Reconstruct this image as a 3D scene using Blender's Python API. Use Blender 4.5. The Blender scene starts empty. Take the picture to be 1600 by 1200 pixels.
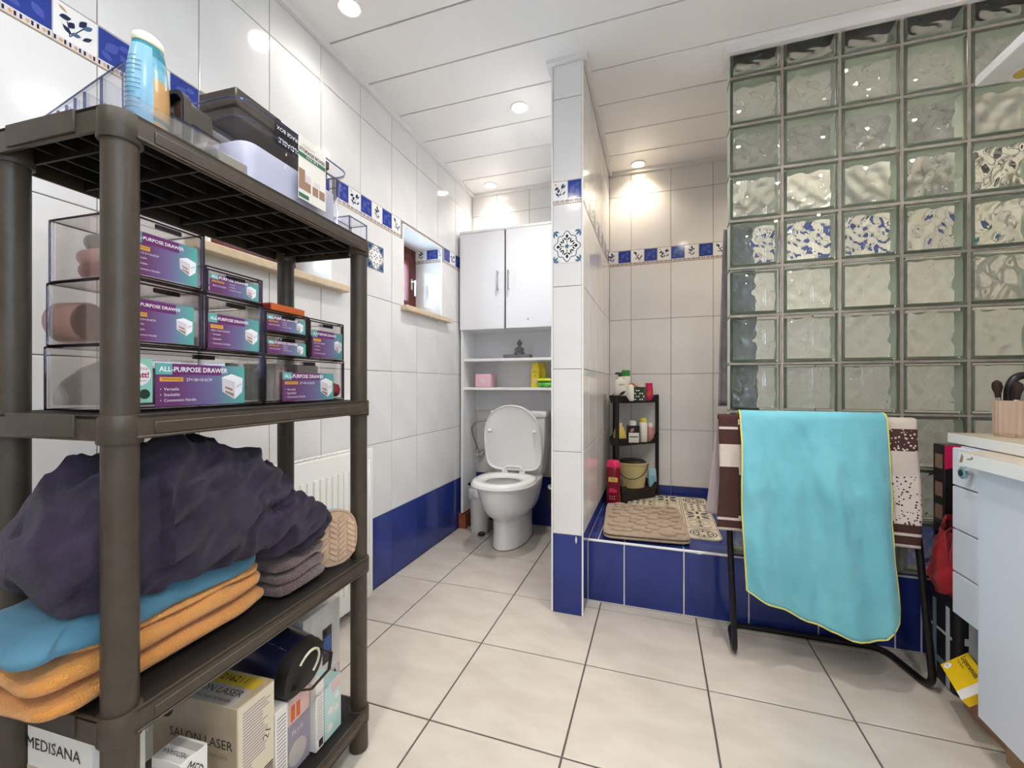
import bpy, bmesh, math, random
from mathutils import Vector, Matrix, noise, Euler

random.seed(7)
scene = bpy.context.scene
COL = scene.collection
PI = math.pi
R = math.radians

# ------------------------------------------------------------------ camera, world, exposure
cam_data = bpy.data.cameras.new('camera')
cam_data.sensor_fit = 'HORIZONTAL'; cam_data.sensor_width = 36.0
cam_data.lens = 669.0 / 1600.0 * 36.0
cam_data.clip_start = 0.02; cam_data.clip_end = 50
cam = bpy.data.objects.new('camera', cam_data); COL.objects.link(cam)
cam.location = (0, 0, 1.0); cam.rotation_euler = (PI / 2, 0, R(18.66))
scene.camera = cam

world = bpy.data.worlds.new('world'); scene.world = world; world.use_nodes = True
bg = world.node_tree.nodes['Background']
bg.inputs['Color'].default_value = (0.70, 0.84, 1.0, 1); bg.inputs['Strength'].default_value = 13.0

vs = scene.view_settings
vs.view_transform = 'Standard'; vs.look = 'None'; vs.gamma = 1.0; vs.use_curve_mapping = False
vs.exposure = 0.62
scene.cycles.transparent_max_bounces = 48; scene.cycles.max_bounces = 16; scene.cycles.transmission_bounces = 16; scene.cycles.glossy_bounces = 6

LAMP_W = 26.0          # watt of one ceiling spot
LAMP_COOL = (1.0, 0.972, 0.935)
LAMP_WARM = (1.0, 0.85, 0.66)

# ------------------------------------------------------------------ materials
def lin(c):
    if isinstance(c, str):
        c = [int(c[i:i + 2], 16) / 255 for i in (0, 2, 4)]
    return tuple((x / 12.92 if x <= .04045 else ((x + .055) / 1.055) ** 2.4) for x in c) + (1,)

MATS = {}
def mat(name, col, rough=.5, metal=0., spec=.5, var=None, vscale=6., bump=0., bscale=200., trans=0., ior=1.45, emit=0., sheen=0., coat=0., vdetail=3., stretch=None, bdist=.002):
    m = bpy.data.materials.new(name); m.use_nodes = True
    nt = m.node_tree; b = nt.nodes['Principled BSDF']; N = nt.nodes; Lk = nt.links
    b.inputs['Base Color'].default_value = lin(col)
    b.inputs['Roughness'].default_value = rough; b.inputs['Metallic'].default_value = metal
    b.inputs['Specular IOR Level'].default_value = spec
    b.inputs['Transmission Weight'].default_value = trans; b.inputs['IOR'].default_value = ior
    b.inputs['Sheen Weight'].default_value = sheen; b.inputs['Coat Weight'].default_value = coat
    if emit:
        b.inputs['Emission Color'].default_value = lin(col); b.inputs['Emission Strength'].default_value = emit
    if var or bump:
        tc = N.new('ShaderNodeTexCoord'); src = tc.outputs['Object']
        if stretch:
            mp = N.new('ShaderNodeMapping'); mp.inputs['Scale'].default_value = stretch
            Lk.new(src, mp.inputs['Vector']); src = mp.outputs['Vector']
    if var:
        n = N.new('ShaderNodeTexNoise'); n.inputs['Scale'].default_value = vscale; n.inputs['Detail'].default_value = vdetail
        Lk.new(src, n.inputs['Vector'])
        rp = N.new('ShaderNodeValToRGB'); rp.color_ramp.elements[0].position = .35; rp.color_ramp.elements[1].position = .65
        rp.color_ramp.elements[0].color = lin(col); rp.color_ramp.elements[1].color = lin(var)
        Lk.new(n.outputs['Fac'], rp.inputs['Fac']); Lk.new(rp.outputs['Color'], b.inputs['Base Color'])
    if bump:
        n2 = N.new('ShaderNodeTexNoise'); n2.inputs['Scale'].default_value = bscale; n2.inputs['Detail'].default_value = 2
        Lk.new(src, n2.inputs['Vector'])
        bp = N.new('ShaderNodeBump'); bp.inputs['Strength'].default_value = bump; bp.inputs['Distance'].default_value = bdist
        Lk.new(n2.outputs['Fac'], bp.inputs['Height']); Lk.new(bp.outputs['Normal'], b.inputs['Normal'])
    MATS[name] = m
    return m

def clear_mat(name, tint, gloss=.10, rough=.03, gcol=(1, 1, 1)):
    """thin clear plastic: tinted see-through sheet with a facing-dependent gloss"""
    m = bpy.data.materials.new(name); m.use_nodes = True
    nt = m.node_tree; N = nt.nodes; Lk = nt.links; N.clear()
    out = N.new('ShaderNodeOutputMaterial'); mix = N.new('ShaderNodeMixShader')
    tr = N.new('ShaderNodeBsdfTransparent'); tr.inputs['Color'].default_value = lin(tint)
    gl = N.new('ShaderNodeBsdfGlossy'); gl.inputs['Roughness'].default_value = rough; gl.inputs['Color'].default_value = gcol + (1,)
    lw = N.new('ShaderNodeFresnel'); lw.inputs['IOR'].default_value = 1.49
    ma = N.new('ShaderNodeMath'); ma.operation = 'MULTIPLY_ADD'; ma.inputs[1].default_value = .45; ma.inputs[2].default_value = gloss * .04; ma.use_clamp = True
    Lk.new(lw.outputs['Fac'], ma.inputs[0]); Lk.new(ma.outputs[0], mix.inputs['Fac'])
    Lk.new(tr.outputs[0], mix.inputs[1]); Lk.new(gl.outputs[0], mix.inputs[2]); Lk.new(mix.outputs[0], out.inputs['Surface'])
    MATS[name] = m
    return m

def gradient_mat(name, c0, c1, axis=1, rough=.35, mid=None):
    m = bpy.data.materials.new(name); m.use_nodes = True
    nt = m.node_tree; N = nt.nodes; Lk = nt.links; b = N['Principled BSDF']; b.inputs['Roughness'].default_value = rough
    tc = N.new('ShaderNodeTexCoord'); sp = N.new('ShaderNodeSeparateXYZ'); rp = N.new('ShaderNodeValToRGB')
    rp.color_ramp.elements[0].color = lin(c0); rp.color_ramp.elements[1].color = lin(c1)
    rp.color_ramp.elements[0].position = .2; rp.color_ramp.elements[1].position = .95
    if mid:
        e = rp.color_ramp.elements.new(.6); e.color = lin(mid)
    Lk.new(tc.outputs['Generated'], sp.inputs[0]); Lk.new(sp.outputs[axis], rp.inputs['Fac']); Lk.new(rp.outputs['Color'], b.inputs['Base Color'])
    MATS[name] = m
    return m

def spotted_mat(name, base, dot, scale=60., thr=.32, rough=.9, bump=.5):
    m = bpy.data.materials.new(name); m.use_nodes = True
    nt = m.node_tree; N = nt.nodes; Lk = nt.links; b = N['Principled BSDF']; b.inputs['Roughness'].default_value = rough
    tc = N.new('ShaderNodeTexCoord'); v = N.new('ShaderNodeTexVoronoi'); v.inputs['Scale'].default_value = scale
    rp = N.new('ShaderNodeValToRGB'); rp.color_ramp.interpolation = 'CONSTANT'
    rp.color_ramp.elements[0].color = lin(dot); rp.color_ramp.elements[1].color = lin(base); rp.color_ramp.elements[1].position = thr
    Lk.new(tc.outputs['Object'], v.inputs['Vector']); Lk.new(v.outputs['Distance'], rp.inputs['Fac']); Lk.new(rp.outputs['Color'], b.inputs['Base Color'])
    n2 = N.new('ShaderNodeTexNoise'); n2.inputs['Scale'].default_value = 500; Lk.new(tc.outputs['Object'], n2.inputs['Vector'])
    bp = N.new('ShaderNodeBump'); bp.inputs['Strength'].default_value = bump; bp.inputs['Distance'].default_value = .002
    Lk.new(n2.outputs['Fac'], bp.inputs['Height']); Lk.new(bp.outputs['Normal'], b.inputs['Normal'])
    MATS[name] = m
    return m

mat('tile_white', 'e5e3e1', .09, var='dfdcda', vscale=3.5, bump=.03, bscale=9, bdist=.01)
mat('tile_blue', '2c3d88', .08, var='243374', vscale=2.5, bump=.03, bscale=9, bdist=.01)
mat('tile_print_white', 'eceae8', .1)
mat('tile_print_blue', '2c3f90', .1)
mat('print_midblue', '4a58a8', .12)
mat('print_navy', '20284f', .15)
mat('print_steel', '4b6a8c', .15)
mat('print_black', '1b1a20', .2)
mat('print_gold', 'c9a878', .2)
mat('grout_light', '8f8780', .85)
mat('grout_white', 'd9d5d2', .6)
mat('grout_dark', '55524f', .8)
mat('floor_tile', 'cdc4b8', .22, var='c1b7aa', vscale=5, vdetail=8, stretch=(1, 2.2, 1), bump=.05, bscale=14, bdist=.004)
mat('plank_white', 'f3f1ef', .16, var='f0eeec', vscale=2)
mat('plank_gap', '3b3735', .8)
mat('trim_white', 'e4e1e0', .3)
mat('profile_white', 'efedec', .25)
mat('plaster', 'dad6d2', .7)
mat('window_wood', '6b2a22', .35, var='54201b', vscale=20, stretch=(1, 1, .1))
clear_mat('window_glass', 'f4fbff', .1, .0)
mat('sill_stone', 'd9c5a8', .35, var='cdb797', vscale=30, vdetail=6)
m = mat('glass_block', 'f7fcf9', .0, trans=1., ior=1.45)
mat('block_coating', 'd3ddcf', .6)
mat('mortar', 'a49d93', .85, var='948d84', vscale=30)
mat('ceramic', 'efeeec', .06, coat=.3)
mat('seat_plastic', 'eeecea', .15)
mat('melamine', 'e9e8ea', .35)
mat('melamine_edge', 'f1f0f0', .3)
mat('chrome', 'c9c9c9', .12, metal=1.)
mat('steel_hose', '9c9a97', .3, metal=.9, bump=.6, bscale=700)
mat('radiator_paint', 'eeebe6', .28)
mat('rack_plastic', '4a4035', .42, var='433a30', vscale=40, bump=.15, bscale=900)
mat('rack_dark', '191614', .6)
mat('black_plastic', '1d1a1a', .35)
mat('black_metal', '17151a', .35, metal=.3)
mat('terracotta', 'a35a38', .7, var='8f4c2f', vscale=30)
mat('bin_white', 'e2dfda', .35)
mat('bag_film', 'ecebea', .3)
mat('stone_grey', '77757a', .8, var='67656a', vscale=60)
mat('pink_paper', 'e6b7c4', .7)
mat('baby_yellow', 'edd83f', .3)
mat('wipes_green', '3f9a3a', .35, var='7fd060', vscale=18)
mat('wipes_yellow', 'dcec3e', .35)
mat('lamp_ring', 'f2f0ec', .3)
mat('lamp_glow', 'fff3dd', .4, emit=14.)
mat('lamp_glow_warm', 'ffe9c4', .4, emit=12.)
mat('mat_beige', 'a9947f', .95, var='a08b76', vscale=40, bump=.6, bscale=700, sheen=.3)
mat('mat_cream', 'd8cdb8', .6)
mat('orange_terry', 'e09a4c', .95, var='d08a3e', vscale=14, bump=.9, bscale=420, sheen=.3, bdist=.004)
mat('blue_cloth', '4a798f', .85, var='416f85', vscale=10, bump=.25, bscale=600, sheen=.2)
mat('purple_fleece', '392a42', .95, var='261c2f', vscale=14, bump=.8, bscale=800, sheen=.12, bdist=.003)
mat('brown_terry', '6d5756', .95, var='5c4848', vscale=25, bump=1., bscale=300, sheen=.4, bdist=.005)
mat('slipper_sole', 'cdb094', .7, var='c3a488', vscale=30)
mat('slipper_edge', 'b99a80', .7)
mat('light_blue_cloth', '86bfd6', .7, var='a4d2e2', vscale=50)
mat('towel_cyan', '76bfcb', .85, var='6ab5c3', vscale=6, bump=.35, bscale=500, sheen=.3)
mat('hem_yellow', 'd8d070', .8)
mat('towel_brown', '4c2f2b', .95, bump=.9, bscale=420, bdist=.003)
mat('towel_cream', 'd6c8bd', .95, bump=.9, bscale=420, bdist=.003)
mat('towel_lilac', 'b7a8a8', .95, bump=.9, bscale=420, bdist=.003)
spotted_mat('towel_cream_dots', 'ddd0c6', '4c2f2b', 95, .30)
spotted_mat('towel_brown_dots', '4c2f2b', 'ddd0c6', 90, .30)
mat('grey_towel', '8d878b', .95, var='7d777b', vscale=20, bump=.8, bscale=420)
clear_mat('acrylic', 'fdfdff', .3)
clear_mat('acrylic_side', 'fdfbfa', .12)
mat('frosted_lilac', 'd9d8e6', .25)
clear_mat('acrylic_smoke', 'd8d6e6', .3)
clear_mat('acrylic_edge', '857c88', .5, .1)
clear_mat('acrylic_edge_light', 'b4bcd4', .8, .08)
gradient_mat('label_gradient', '6a3468', '5aa79f', 1, mid='726b95')
mat('label_purple', '6d2d68', .35)
mat('label_teal', '66aaa4', .35)
mat('label_mint', '93c9b8', .4)
mat('label_orange', 'e9a844', .35)
mat('print_white', 'f2f0f2', .4)
mat('print_pale', 'd8cdd2', .4)
mat('print_grey', '9a9296', .5)
mat('print_dark', '2b2829', .5)
mat('print_red', 'b02a4a', .5)
mat('card_white', 'e7e2da', .5)
mat('card_grey', 'b9b0a8', .5)
mat('card_beige', 'c5b298', .5, var='b9a588', vscale=20)
mat('card_cream', 'dccfb6', .5)
mat('sticker_yellow', 'd6b43a', .5)
mat('pack_navy', '1e1f3a', .3)
mat('pouch_black', '1a1615', .55, bump=.4, bscale=300)
mat('pouch_strap', '3a2a24', .7)
mat('mint_card', 'b4d0ca', .45, var='c2d9d4', vscale=12)
mat('pink_card', 'd9b6ac', .5)
mat('lilac_card', '978f9b', .5)
mat('print_blue_flat', '3a67b0', .4)
mat('lotion_blue', '86b4cc', .25)
mat('lotion_sand', 'c9a06e', .25, var='bf9360', vscale=25)
mat('lotion_teal', '2f7d8d', .25)
mat('lotion_sea', '4f97b2', .25, var='9cc4d2', vscale=30)
mat('cap_cream', 'e6dfc4', .4)
mat('crate_dark', '3b332c', .5)
mat('silver_grey', '8d867d', .4)
mat('crumple_film', 'f2f2f2', .15)
mat('orange_box', 'c8602c', .5)
mat('skin_pink', 'd3a79a', .6)
mat('item_red', '8a2b2c', .4)
mat('item_grey', '908a85', .6)
mat('item_greydark', '56504f', .4)
mat('item_black', '221f21', .3)
mat('item_green', '2f6b52', .4)
mat('item_lemon', 'd9c94a', .4)
mat('item_beige', 'cbb7a4', .6)
mat('shampoo_white', 'ece8de', .3)
mat('shampoo_green', '2f8a3a', .3)
mat('dark_green', '24422f', .35)
mat('hot_pink', 'd8235e', .3)
mat('amber', 'd6b95c', .2)
mat('maroon', '7c1424', .18)
mat('bucket_cream', 'd6c48e', .35)
mat('brown_dark', '2e1e1c', .4)
mat('pale_blue_pack', '9ec4d4', .3)
mat('carrot', 'd0602c', .4)
mat('rose', 'b3807c', .3)
mat('vanity_white', 'd6d8e2', .35)
mat('vanity_edge', 'e8e5e0', .3)
mat('counter_top', 'cfc2ac', .3, var='c6b8a2', vscale=50)
mat('kick_wood', 'b08a6c', .5, var='a37e60', vscale=20)
mat('chip_brown', '9a7a66', .7)
mat('void_shade', '1a1716', .8)  # near-black colour that stands in for shade in gaps and recesses
mat('red_cloth', 'b5202c', .75, var='a01a26', vscale=12, bump=.3, bscale=300, sheen=.2)
mat('plaid_black', '17171b', .5)
mat('plaid_grey', '6f8790', .5)
mat('plaid_white', 'c2cdd0', .5)
mat('yellow_card', 'f0c419', .4)
mat('cup_wood', 'c0a693', .5, var='b39884', vscale=30, stretch=(1, 1, .15))
mat('hair_dark', '2a1a16', .6)

# ------------------------------------------------------------------ mesh builder
class MB:
    def __init__(s):
        s.v = []; s.f = []; s.m = []
    def add(s, verts, faces, m=0, mx=None):
        n = len(s.v)
        s.v += [tuple(mx @ Vector(p)) if mx is not None else tuple(p) for p in verts]
        s.f += [tuple(i + n for i in f) for f in faces]
        s.m += [m] * len(faces)
        return s
    def box(s, a, b, m=0, ch=0., mx=None):
        x0, y0, z0 = [min(p, q) for p, q in zip(a, b)]; x1, y1, z1 = [max(p, q) for p, q in zip(a, b)]
        if ch <= 0:
            v = [(x, y, z) for x in (x0, x1) for y in (y0, y1) for z in (z0, z1)]
            f = [(0, 1, 3, 2), (4, 6, 7, 5), (0, 4, 5, 1), (2, 3, 7, 6), (0, 2, 6, 4), (1, 5, 7, 3)]
            return s.add(v, f, m, mx)
        ch = min(ch, (x1 - x0) * .49, (y1 - y0) * .49, (z1 - z0) * .49)
        bm = bmesh.new(); bmesh.ops.create_cube(bm, size=1)
        for q in bm.verts:
            q.co = Vector(((x0 + x1) / 2 + q.co.x * (x1 - x0), (y0 + y1) / 2 + q.co.y * (y1 - y0), (z0 + z1) / 2 + q.co.z * (z1 - z0)))
        bmesh.ops.bevel(bm, geom=list(bm.edges), offset=ch, segments=2 if ch > .003 else 1, profile=.5, affect='EDGES')
        bm.verts.index_update()
        s.add([q.co[:] for q in bm.verts], [[q.index for q in f.verts] for f in bm.faces], m, mx); bm.free()
        return s
    def loft(s, rings, m=0, cap0=True, cap1=True, closed=True, mx=None):
        n = len(rings[0]); v = [p for r in rings for p in r]; f = []
        for i in range(len(rings) - 1):
            for j in range(n if closed else n - 1):
                k = (j + 1) % n
                f.append((i * n + j, i * n + k, (i + 1) * n + k, (i + 1) * n + j))
        if cap0 and closed: f.append(tuple(range(n))[::-1])
        if cap1 and closed: f.append(tuple(range((len(rings) - 1) * n, len(rings) * n)))
        return s.add(v, f, m, mx)
    def lathe(s, prof, c=(0, 0, 0), seg=20, m=0, sx=1., sy=1., mx=None):
        rings = [[(c[0] + r * sx * math.cos(2 * PI * k / seg), c[1] + r * sy * math.sin(2 * PI * k / seg), c[2] + z) for k in range(seg)] for r, z in prof]
        return s.loft(rings, m, mx=mx)
    def cyl(s, p0, p1, r0, r1=None, seg=14, m=0, mx=None):
        return s.tube([p0, p1], r0, seg, m, r1=r1, mx=mx)
    def tube(s, path, r, seg=10, m=0, r1=None, closed=False, mx=None, flat=1.):
        P = [Vector(p) for p in path]; n = len(P); rings = []; prev = None
        for i, p in enumerate(P):
            if closed: t = (P[(i + 1) % n] - P[i - 1])
            else: t = P[min(i + 1, n - 1)] - P[max(i - 1, 0)]
            t.normalize()
            if prev is None:
                u = t.orthogonal().normalized()
            else:
                u = prev - t * prev.dot(t); u.normalize()
            prev = u; w = t.cross(u)
            rr = r if r1 is None else r + (r1 - r) * i / (n - 1)
            rings.append([tuple(p + (u * math.cos(2 * PI * k / seg) + w * math.sin(2 * PI * k / seg) * flat) * rr) for k in range(seg)])
        if closed: rings.append(rings[0])
        return s.loft(rings, m, not closed, not closed, mx=mx)
    def prism(s, poly, z0, z1, m=0, mx=None):
        n = len(poly)
        v = [(x, y, z0) for x, y in poly] + [(x, y, z1) for x, y in poly]
        f = [tuple(range(n))[::-1], tuple(range(n, 2 * n))] + [(i, (i + 1) % n, n + (i + 1) % n, n + i) for i in range(n)]
        return s.add(v, f, m, mx)
    def poly(s, pts, m=0, mx=None):
        return s.add(pts, [tuple(range(len(pts)))], m, mx)
    def sphere(s, c, r, seg=14, rings=8, m=0, mx=None):
        rx, ry, rz = r if isinstance(r, (tuple, list)) else (r, r, r)
        prof = [(max(math.sin(PI * i / rings), .02), -math.cos(PI * i / rings)) for i in range(rings + 1)]
        return s.loft([[(c[0] + a * rx * math.cos(2 * PI * k / seg), c[1] + a * ry * math.sin(2 * PI * k / seg), c[2] + b * rz) for k in range(seg)] for a, b in prof], m, mx=mx)
    def grid(s, fn, nu, nv, m=0, mfn=None):
        v = [fn(i / nu, j / nv) for i in range(nu + 1) for j in range(nv + 1)]
        n0 = len(s.v); s.v += [tuple(p) for p in v]
        for i in range(nu):
            for j in range(nv):
                a = n0 + i * (nv + 1) + j
                s.f.append((a, a + nv + 1, a + nv + 2, a + 1)); s.m.append(mfn((i + .5) / nu, (j + .5) / nv) if mfn else m)
        return s
    def mesh(s, name, mats, smooth=True, recalc=True, angle=38):
        me = bpy.data.meshes.new(name); me.from_pydata(s.v, [], s.f)
        for q in (mats if isinstance(mats, (list, tuple)) else [mats]):
            me.materials.append(MATS[q])
        me.polygons.foreach_set('material_index', s.m)
        if recalc:
            bm = bmesh.new(); bm.from_mesh(me); bmesh.ops.recalc_face_normals(bm, faces=bm.faces); bm.to_mesh(me); bm.free()
        if smooth:
            me.polygons.foreach_set('use_smooth', [True] * len(me.polygons)); me.set_sharp_from_angle(angle=R(angle))
        me.update()
        return me
    def build(s, name, mats, parent=None, loc=(0, 0, 0), rot=(0, 0, 0), **k):
        return link(name, s.mesh(name, mats, **k), parent, loc, rot)

def link(name, me, parent=None, loc=(0, 0, 0), rot=(0, 0, 0)):
    o = bpy.data.objects.new(name, me); COL.objects.link(o)
    o.location = loc; o.rotation_euler = rot
    if parent: o.parent = parent
    return o

def tag(o, label, cat, group=None):
    o['label'] = label; o['category'] = cat
    if group: o['group'] = group
    return o
def thing(name, label, cat, loc=(0, 0, 0), rotz=0., group=None, rot=None):
    o = bpy.data.objects.new(name, None); COL.objects.link(o); o.empty_display_size = .05
    o.location = loc; o.rotation_euler = rot if rot else (0, 0, rotz)
    return tag(o, label, cat, group)
def struct(o, label=None, cat='wall'):
    o['kind'] = 'structure'
    if label: o['label'] = label; o['category'] = cat
    return o
def empty_struct(name, label, cat):
    o = bpy.data.objects.new(name, None); COL.objects.link(o); o.empty_display_size = .05
    return struct(o, label, cat)

TXT = {}
def text_mesh(body, size, m, align='CENTER', bold=0.):
    key = (body, round(size, 5), m, align)
    if key not in TXT:
        cu = bpy.data.curves.new('lettering', 'FONT'); cu.body = body; cu.size = size; cu.resolution_u = 2
        cu.align_x = align; cu.align_y = 'CENTER'; cu.offset = bold
        ob = bpy.data.objects.new('lettering_tmp', cu); COL.objects.link(ob)
        dg = bpy.context.evaluated_depsgraph_get(); dg.update()
        me = bpy.data.meshes.new_from_object(ob.evaluated_get(dg)); bpy.data.objects.remove(ob); me.materials.clear(); me.materials.append(MATS[m])
        TXT[key] = me
    return TXT[key]
FACE = {'+x': (PI / 2, 0, PI / 2), '-y': (PI / 2, 0, 0), '+z': (0, 0, 0), '-x': (PI / 2, 0, -PI / 2)}
def text(parent, body, size, loc, m, face='+x', align='CENTER', spin=0., bold=0.):
    rot = Euler(FACE[face]).to_matrix() @ Matrix.Rotation(spin, 3, 'Z')
    return link('lettering', text_mesh(body, size, m, align, bold), parent, loc, rot.to_euler())

def arc(cx, cy, r, a0, a1, n):
    return [(cx + r * math.cos(a0 + (a1 - a0) * i / n), cy + r * math.sin(a0 + (a1 - a0) * i / n)) for i in range(n + 1)]
def round_path(pts, r, n=5):
    """polyline with rounded corners"""
    P = [Vector(p) for p in pts]; out = [P[0]]
    for i in range(1, len(P) - 1):
        a = (P[i - 1] - P[i]); b = (P[i + 1] - P[i]); k = min(r, a.length * .49, b.length * .49)
        p0 = P[i] + a.normalized() * k; p1 = P[i] + b.normalized() * k
        for t in range(n + 1):
            t /= n; out.append(p0 * (1 - t) ** 2 + P[i] * 2 * t * (1 - t) + p1 * t * t)
    return [tuple(p) for p in out + [P[-1]]]
def fbm(p, sc, seed=0., o=3):
    q = Vector(p) * sc + Vector((seed * 7.3, seed * 3.1, seed * 1.7)); s = 0; a = 1
    for _ in range(o):
        s += a * noise.noise(q); q = q * 2.03; a *= .5
    return s

# ------------------------------------------------------------------ room constants
XL = -1.305; YB = 2.937; ZC = 2.41
XR = 1.42; YF = -1.5
PX0, PX1, PY = -.436, -.301, 1.84        # partition pillar
SY, SZ = 1.985, .285                     # shower step front / top
ROWS = [0, .345, .705, 1.065, 1.425, 1.785, 1.885, 2.245, ZC]
WIN = [(.95, 1.47, 1.425, 1.868), (2.015, 2.455, 1.425, 1.868)]   # y0,y1,z0,z1 of the niches
ND = .19                                  # niche depth

# ------------------------------------------------------------------ tiles
TILE = {}
def to3(axis, u, w, d):
    """axis of the outward normal; u along the wall, w up, d outwards"""
    if axis == '+x': return (d, u, w)
    if axis == '-x': return (-d, u, w)
    if axis == '-y': return (u, -d, w)
    if axis == '+y': return (u, d, w)
    return (u, w, d)
def tile_mesh(axis, du, dw, m, rects=None, ch=.0016, th=.009):
    key = (axis, round(du, 4), round(dw, 4), m, str(rects))
    if key in TILE: return TILE[key]
    b = MB()
    for (u0, u1, w0, w1) in (rects or [(-du / 2, du / 2, -dw / 2, dw / 2)]):
        c = ch if not rects else 0
        o = [(u0, w0), (u1, w0), (u1, w1), (u0, w1)]; i_ = [(u0 + c, w0 + c), (u1 - c, w0 + c), (u1 - c, w1 - c), (u0 + c, w1 - c)]
        V = [to3(axis, u, w, -th) for u, w in o] + [to3(axis, u, w, -c * .7) for u, w in o] + [to3(axis, u, w, 0) for u, w in i_]
        F = [(8, 9, 10, 11)] + [(k, (k + 1) % 4, 4 + (k + 1) % 4, 4 + k) for k in range(4)]
        if c: F += [(4 + k, 4 + (k + 1) % 4, 8 + (k + 1) % 4, 8 + k) for k in range(4)]
        else: F[0] = (4, 5, 6, 7); V = V[:8]
        F.append((3, 2, 1, 0))
        b.add(V, F)
    TILE[key] = b.mesh('tile', m, smooth=False)
    return TILE[key]
def cut(rect, hole):
    u0, u1, w0, w1 = rect; a0, a1, b0, b1 = hole
    if a0 >= u1 or a1 <= u0 or b0 >= w1 or b1 <= w0: return [rect]
    out = []
    if a0 > u0: out.append((u0, a0, w0, w1))
    if a1 < u1: out.append((a1, u1, w0, w1))
    m0, m1 = max(u0, a0), min(u1, a1)
    if b0 > w0: out.append((m0, m1, w0, b0))
    if b1 < w1: out.append((m0, m1, b1, w1))
    return out
def put_tile(parent, axis, d, u0, u1, w0, w1, m, gap=.0026, holes=(), name='tile'):
    if u1 - u0 < .012 or w1 - w0 < .006: return
    u0 += gap / 2; u1 -= gap / 2; w0 += gap / 2; w1 -= gap / 2
    rs = [(u0, u1, w0, w1)]
    for h in holes: rs = [q for r in rs for q in cut(r, h)]
    rs = [r for r in rs if r[1] - r[0] > .003 and r[3] - r[2] > .003]
    if not rs: return
    cu, cw = (u0 + u1) / 2, (w0 + w1) / 2
    loc = to3(axis, cu, cw, 0); loc = [a + b for a, b in zip(loc, to3(axis, 0, 0, abs(d) if axis == '' else 0))]
    k = {'+x': 0, '-x': 0, '-y': 1, '+y': 1, '+z': 2}[axis]; loc[k] = d
    rects = None if rs == [(u0, u1, w0, w1)] else [tuple(round(x, 4) for x in (a - cu, b - cu, c - cw, e - cw)) for a, b, c, e in rs]
    link(name, tile_mesh(axis, u1 - u0, w1 - w0, m, rects), parent, loc)

# printed border tiles: a floral or a plain blue square over an ornamental strip
def leaf(cx, cy, L, W, ang, n=7):
    up = [(-L / 2 + L * i / n, W / 2 * math.sin(PI * i / n)) for i in range(n + 1)]; dn = [(x, -y) for x, y in up[1:-1]][::-1]
    c, s_ = math.cos(ang), math.sin(ang)
    return [(cx + x * c - y * s_, cy + x * s_ + y * c) for x, y in up + dn]
MOTIFS = [
    [(.5, .62, .34, .12, 1.2, 1), (.36, .60, .28, .10, 2.2, 1), (.62, .66, .26, .12, .6, 2), (.5, .82, .24, .11, 1.57, 1), (.4, .32, .34, .05, 1.9, 1), (.62, .28, .30, .08, .7, 2), (.30, .40, .20, .06, 2.6, 2), (.5, .64, .07, .07, 0, 3)],
    [(.30, .78, .30, .15, 2.1, 2), (.38, .74, .26, .09, 1.8, 1), (.47, .48, .36, .04, 2.1, 1), (.60, .30, .30, .06, 2.4, 1), (.78, .42, .34, .07, 1.0, 1), (.40, .30, .30, .06, 2.7, 2), (.56, .56, .16, .06, 1.4, 1)],
    [(.26, .64, .30, .13, .4, 1), (.40, .50, .26, .12, 1.1, 1), (.66, .74, .34, .12, 1.0, 1), (.78, .70, .30, .10, .8, 2), (.30, .30, .28, .10, 2.4, 1), (.50, .28, .24, .10, .3, 2), (.76, .34, .32, .08, .75, 1), (.20, .86, .22, .06, 2.6, 3)],
]
DECO = {}
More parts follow.
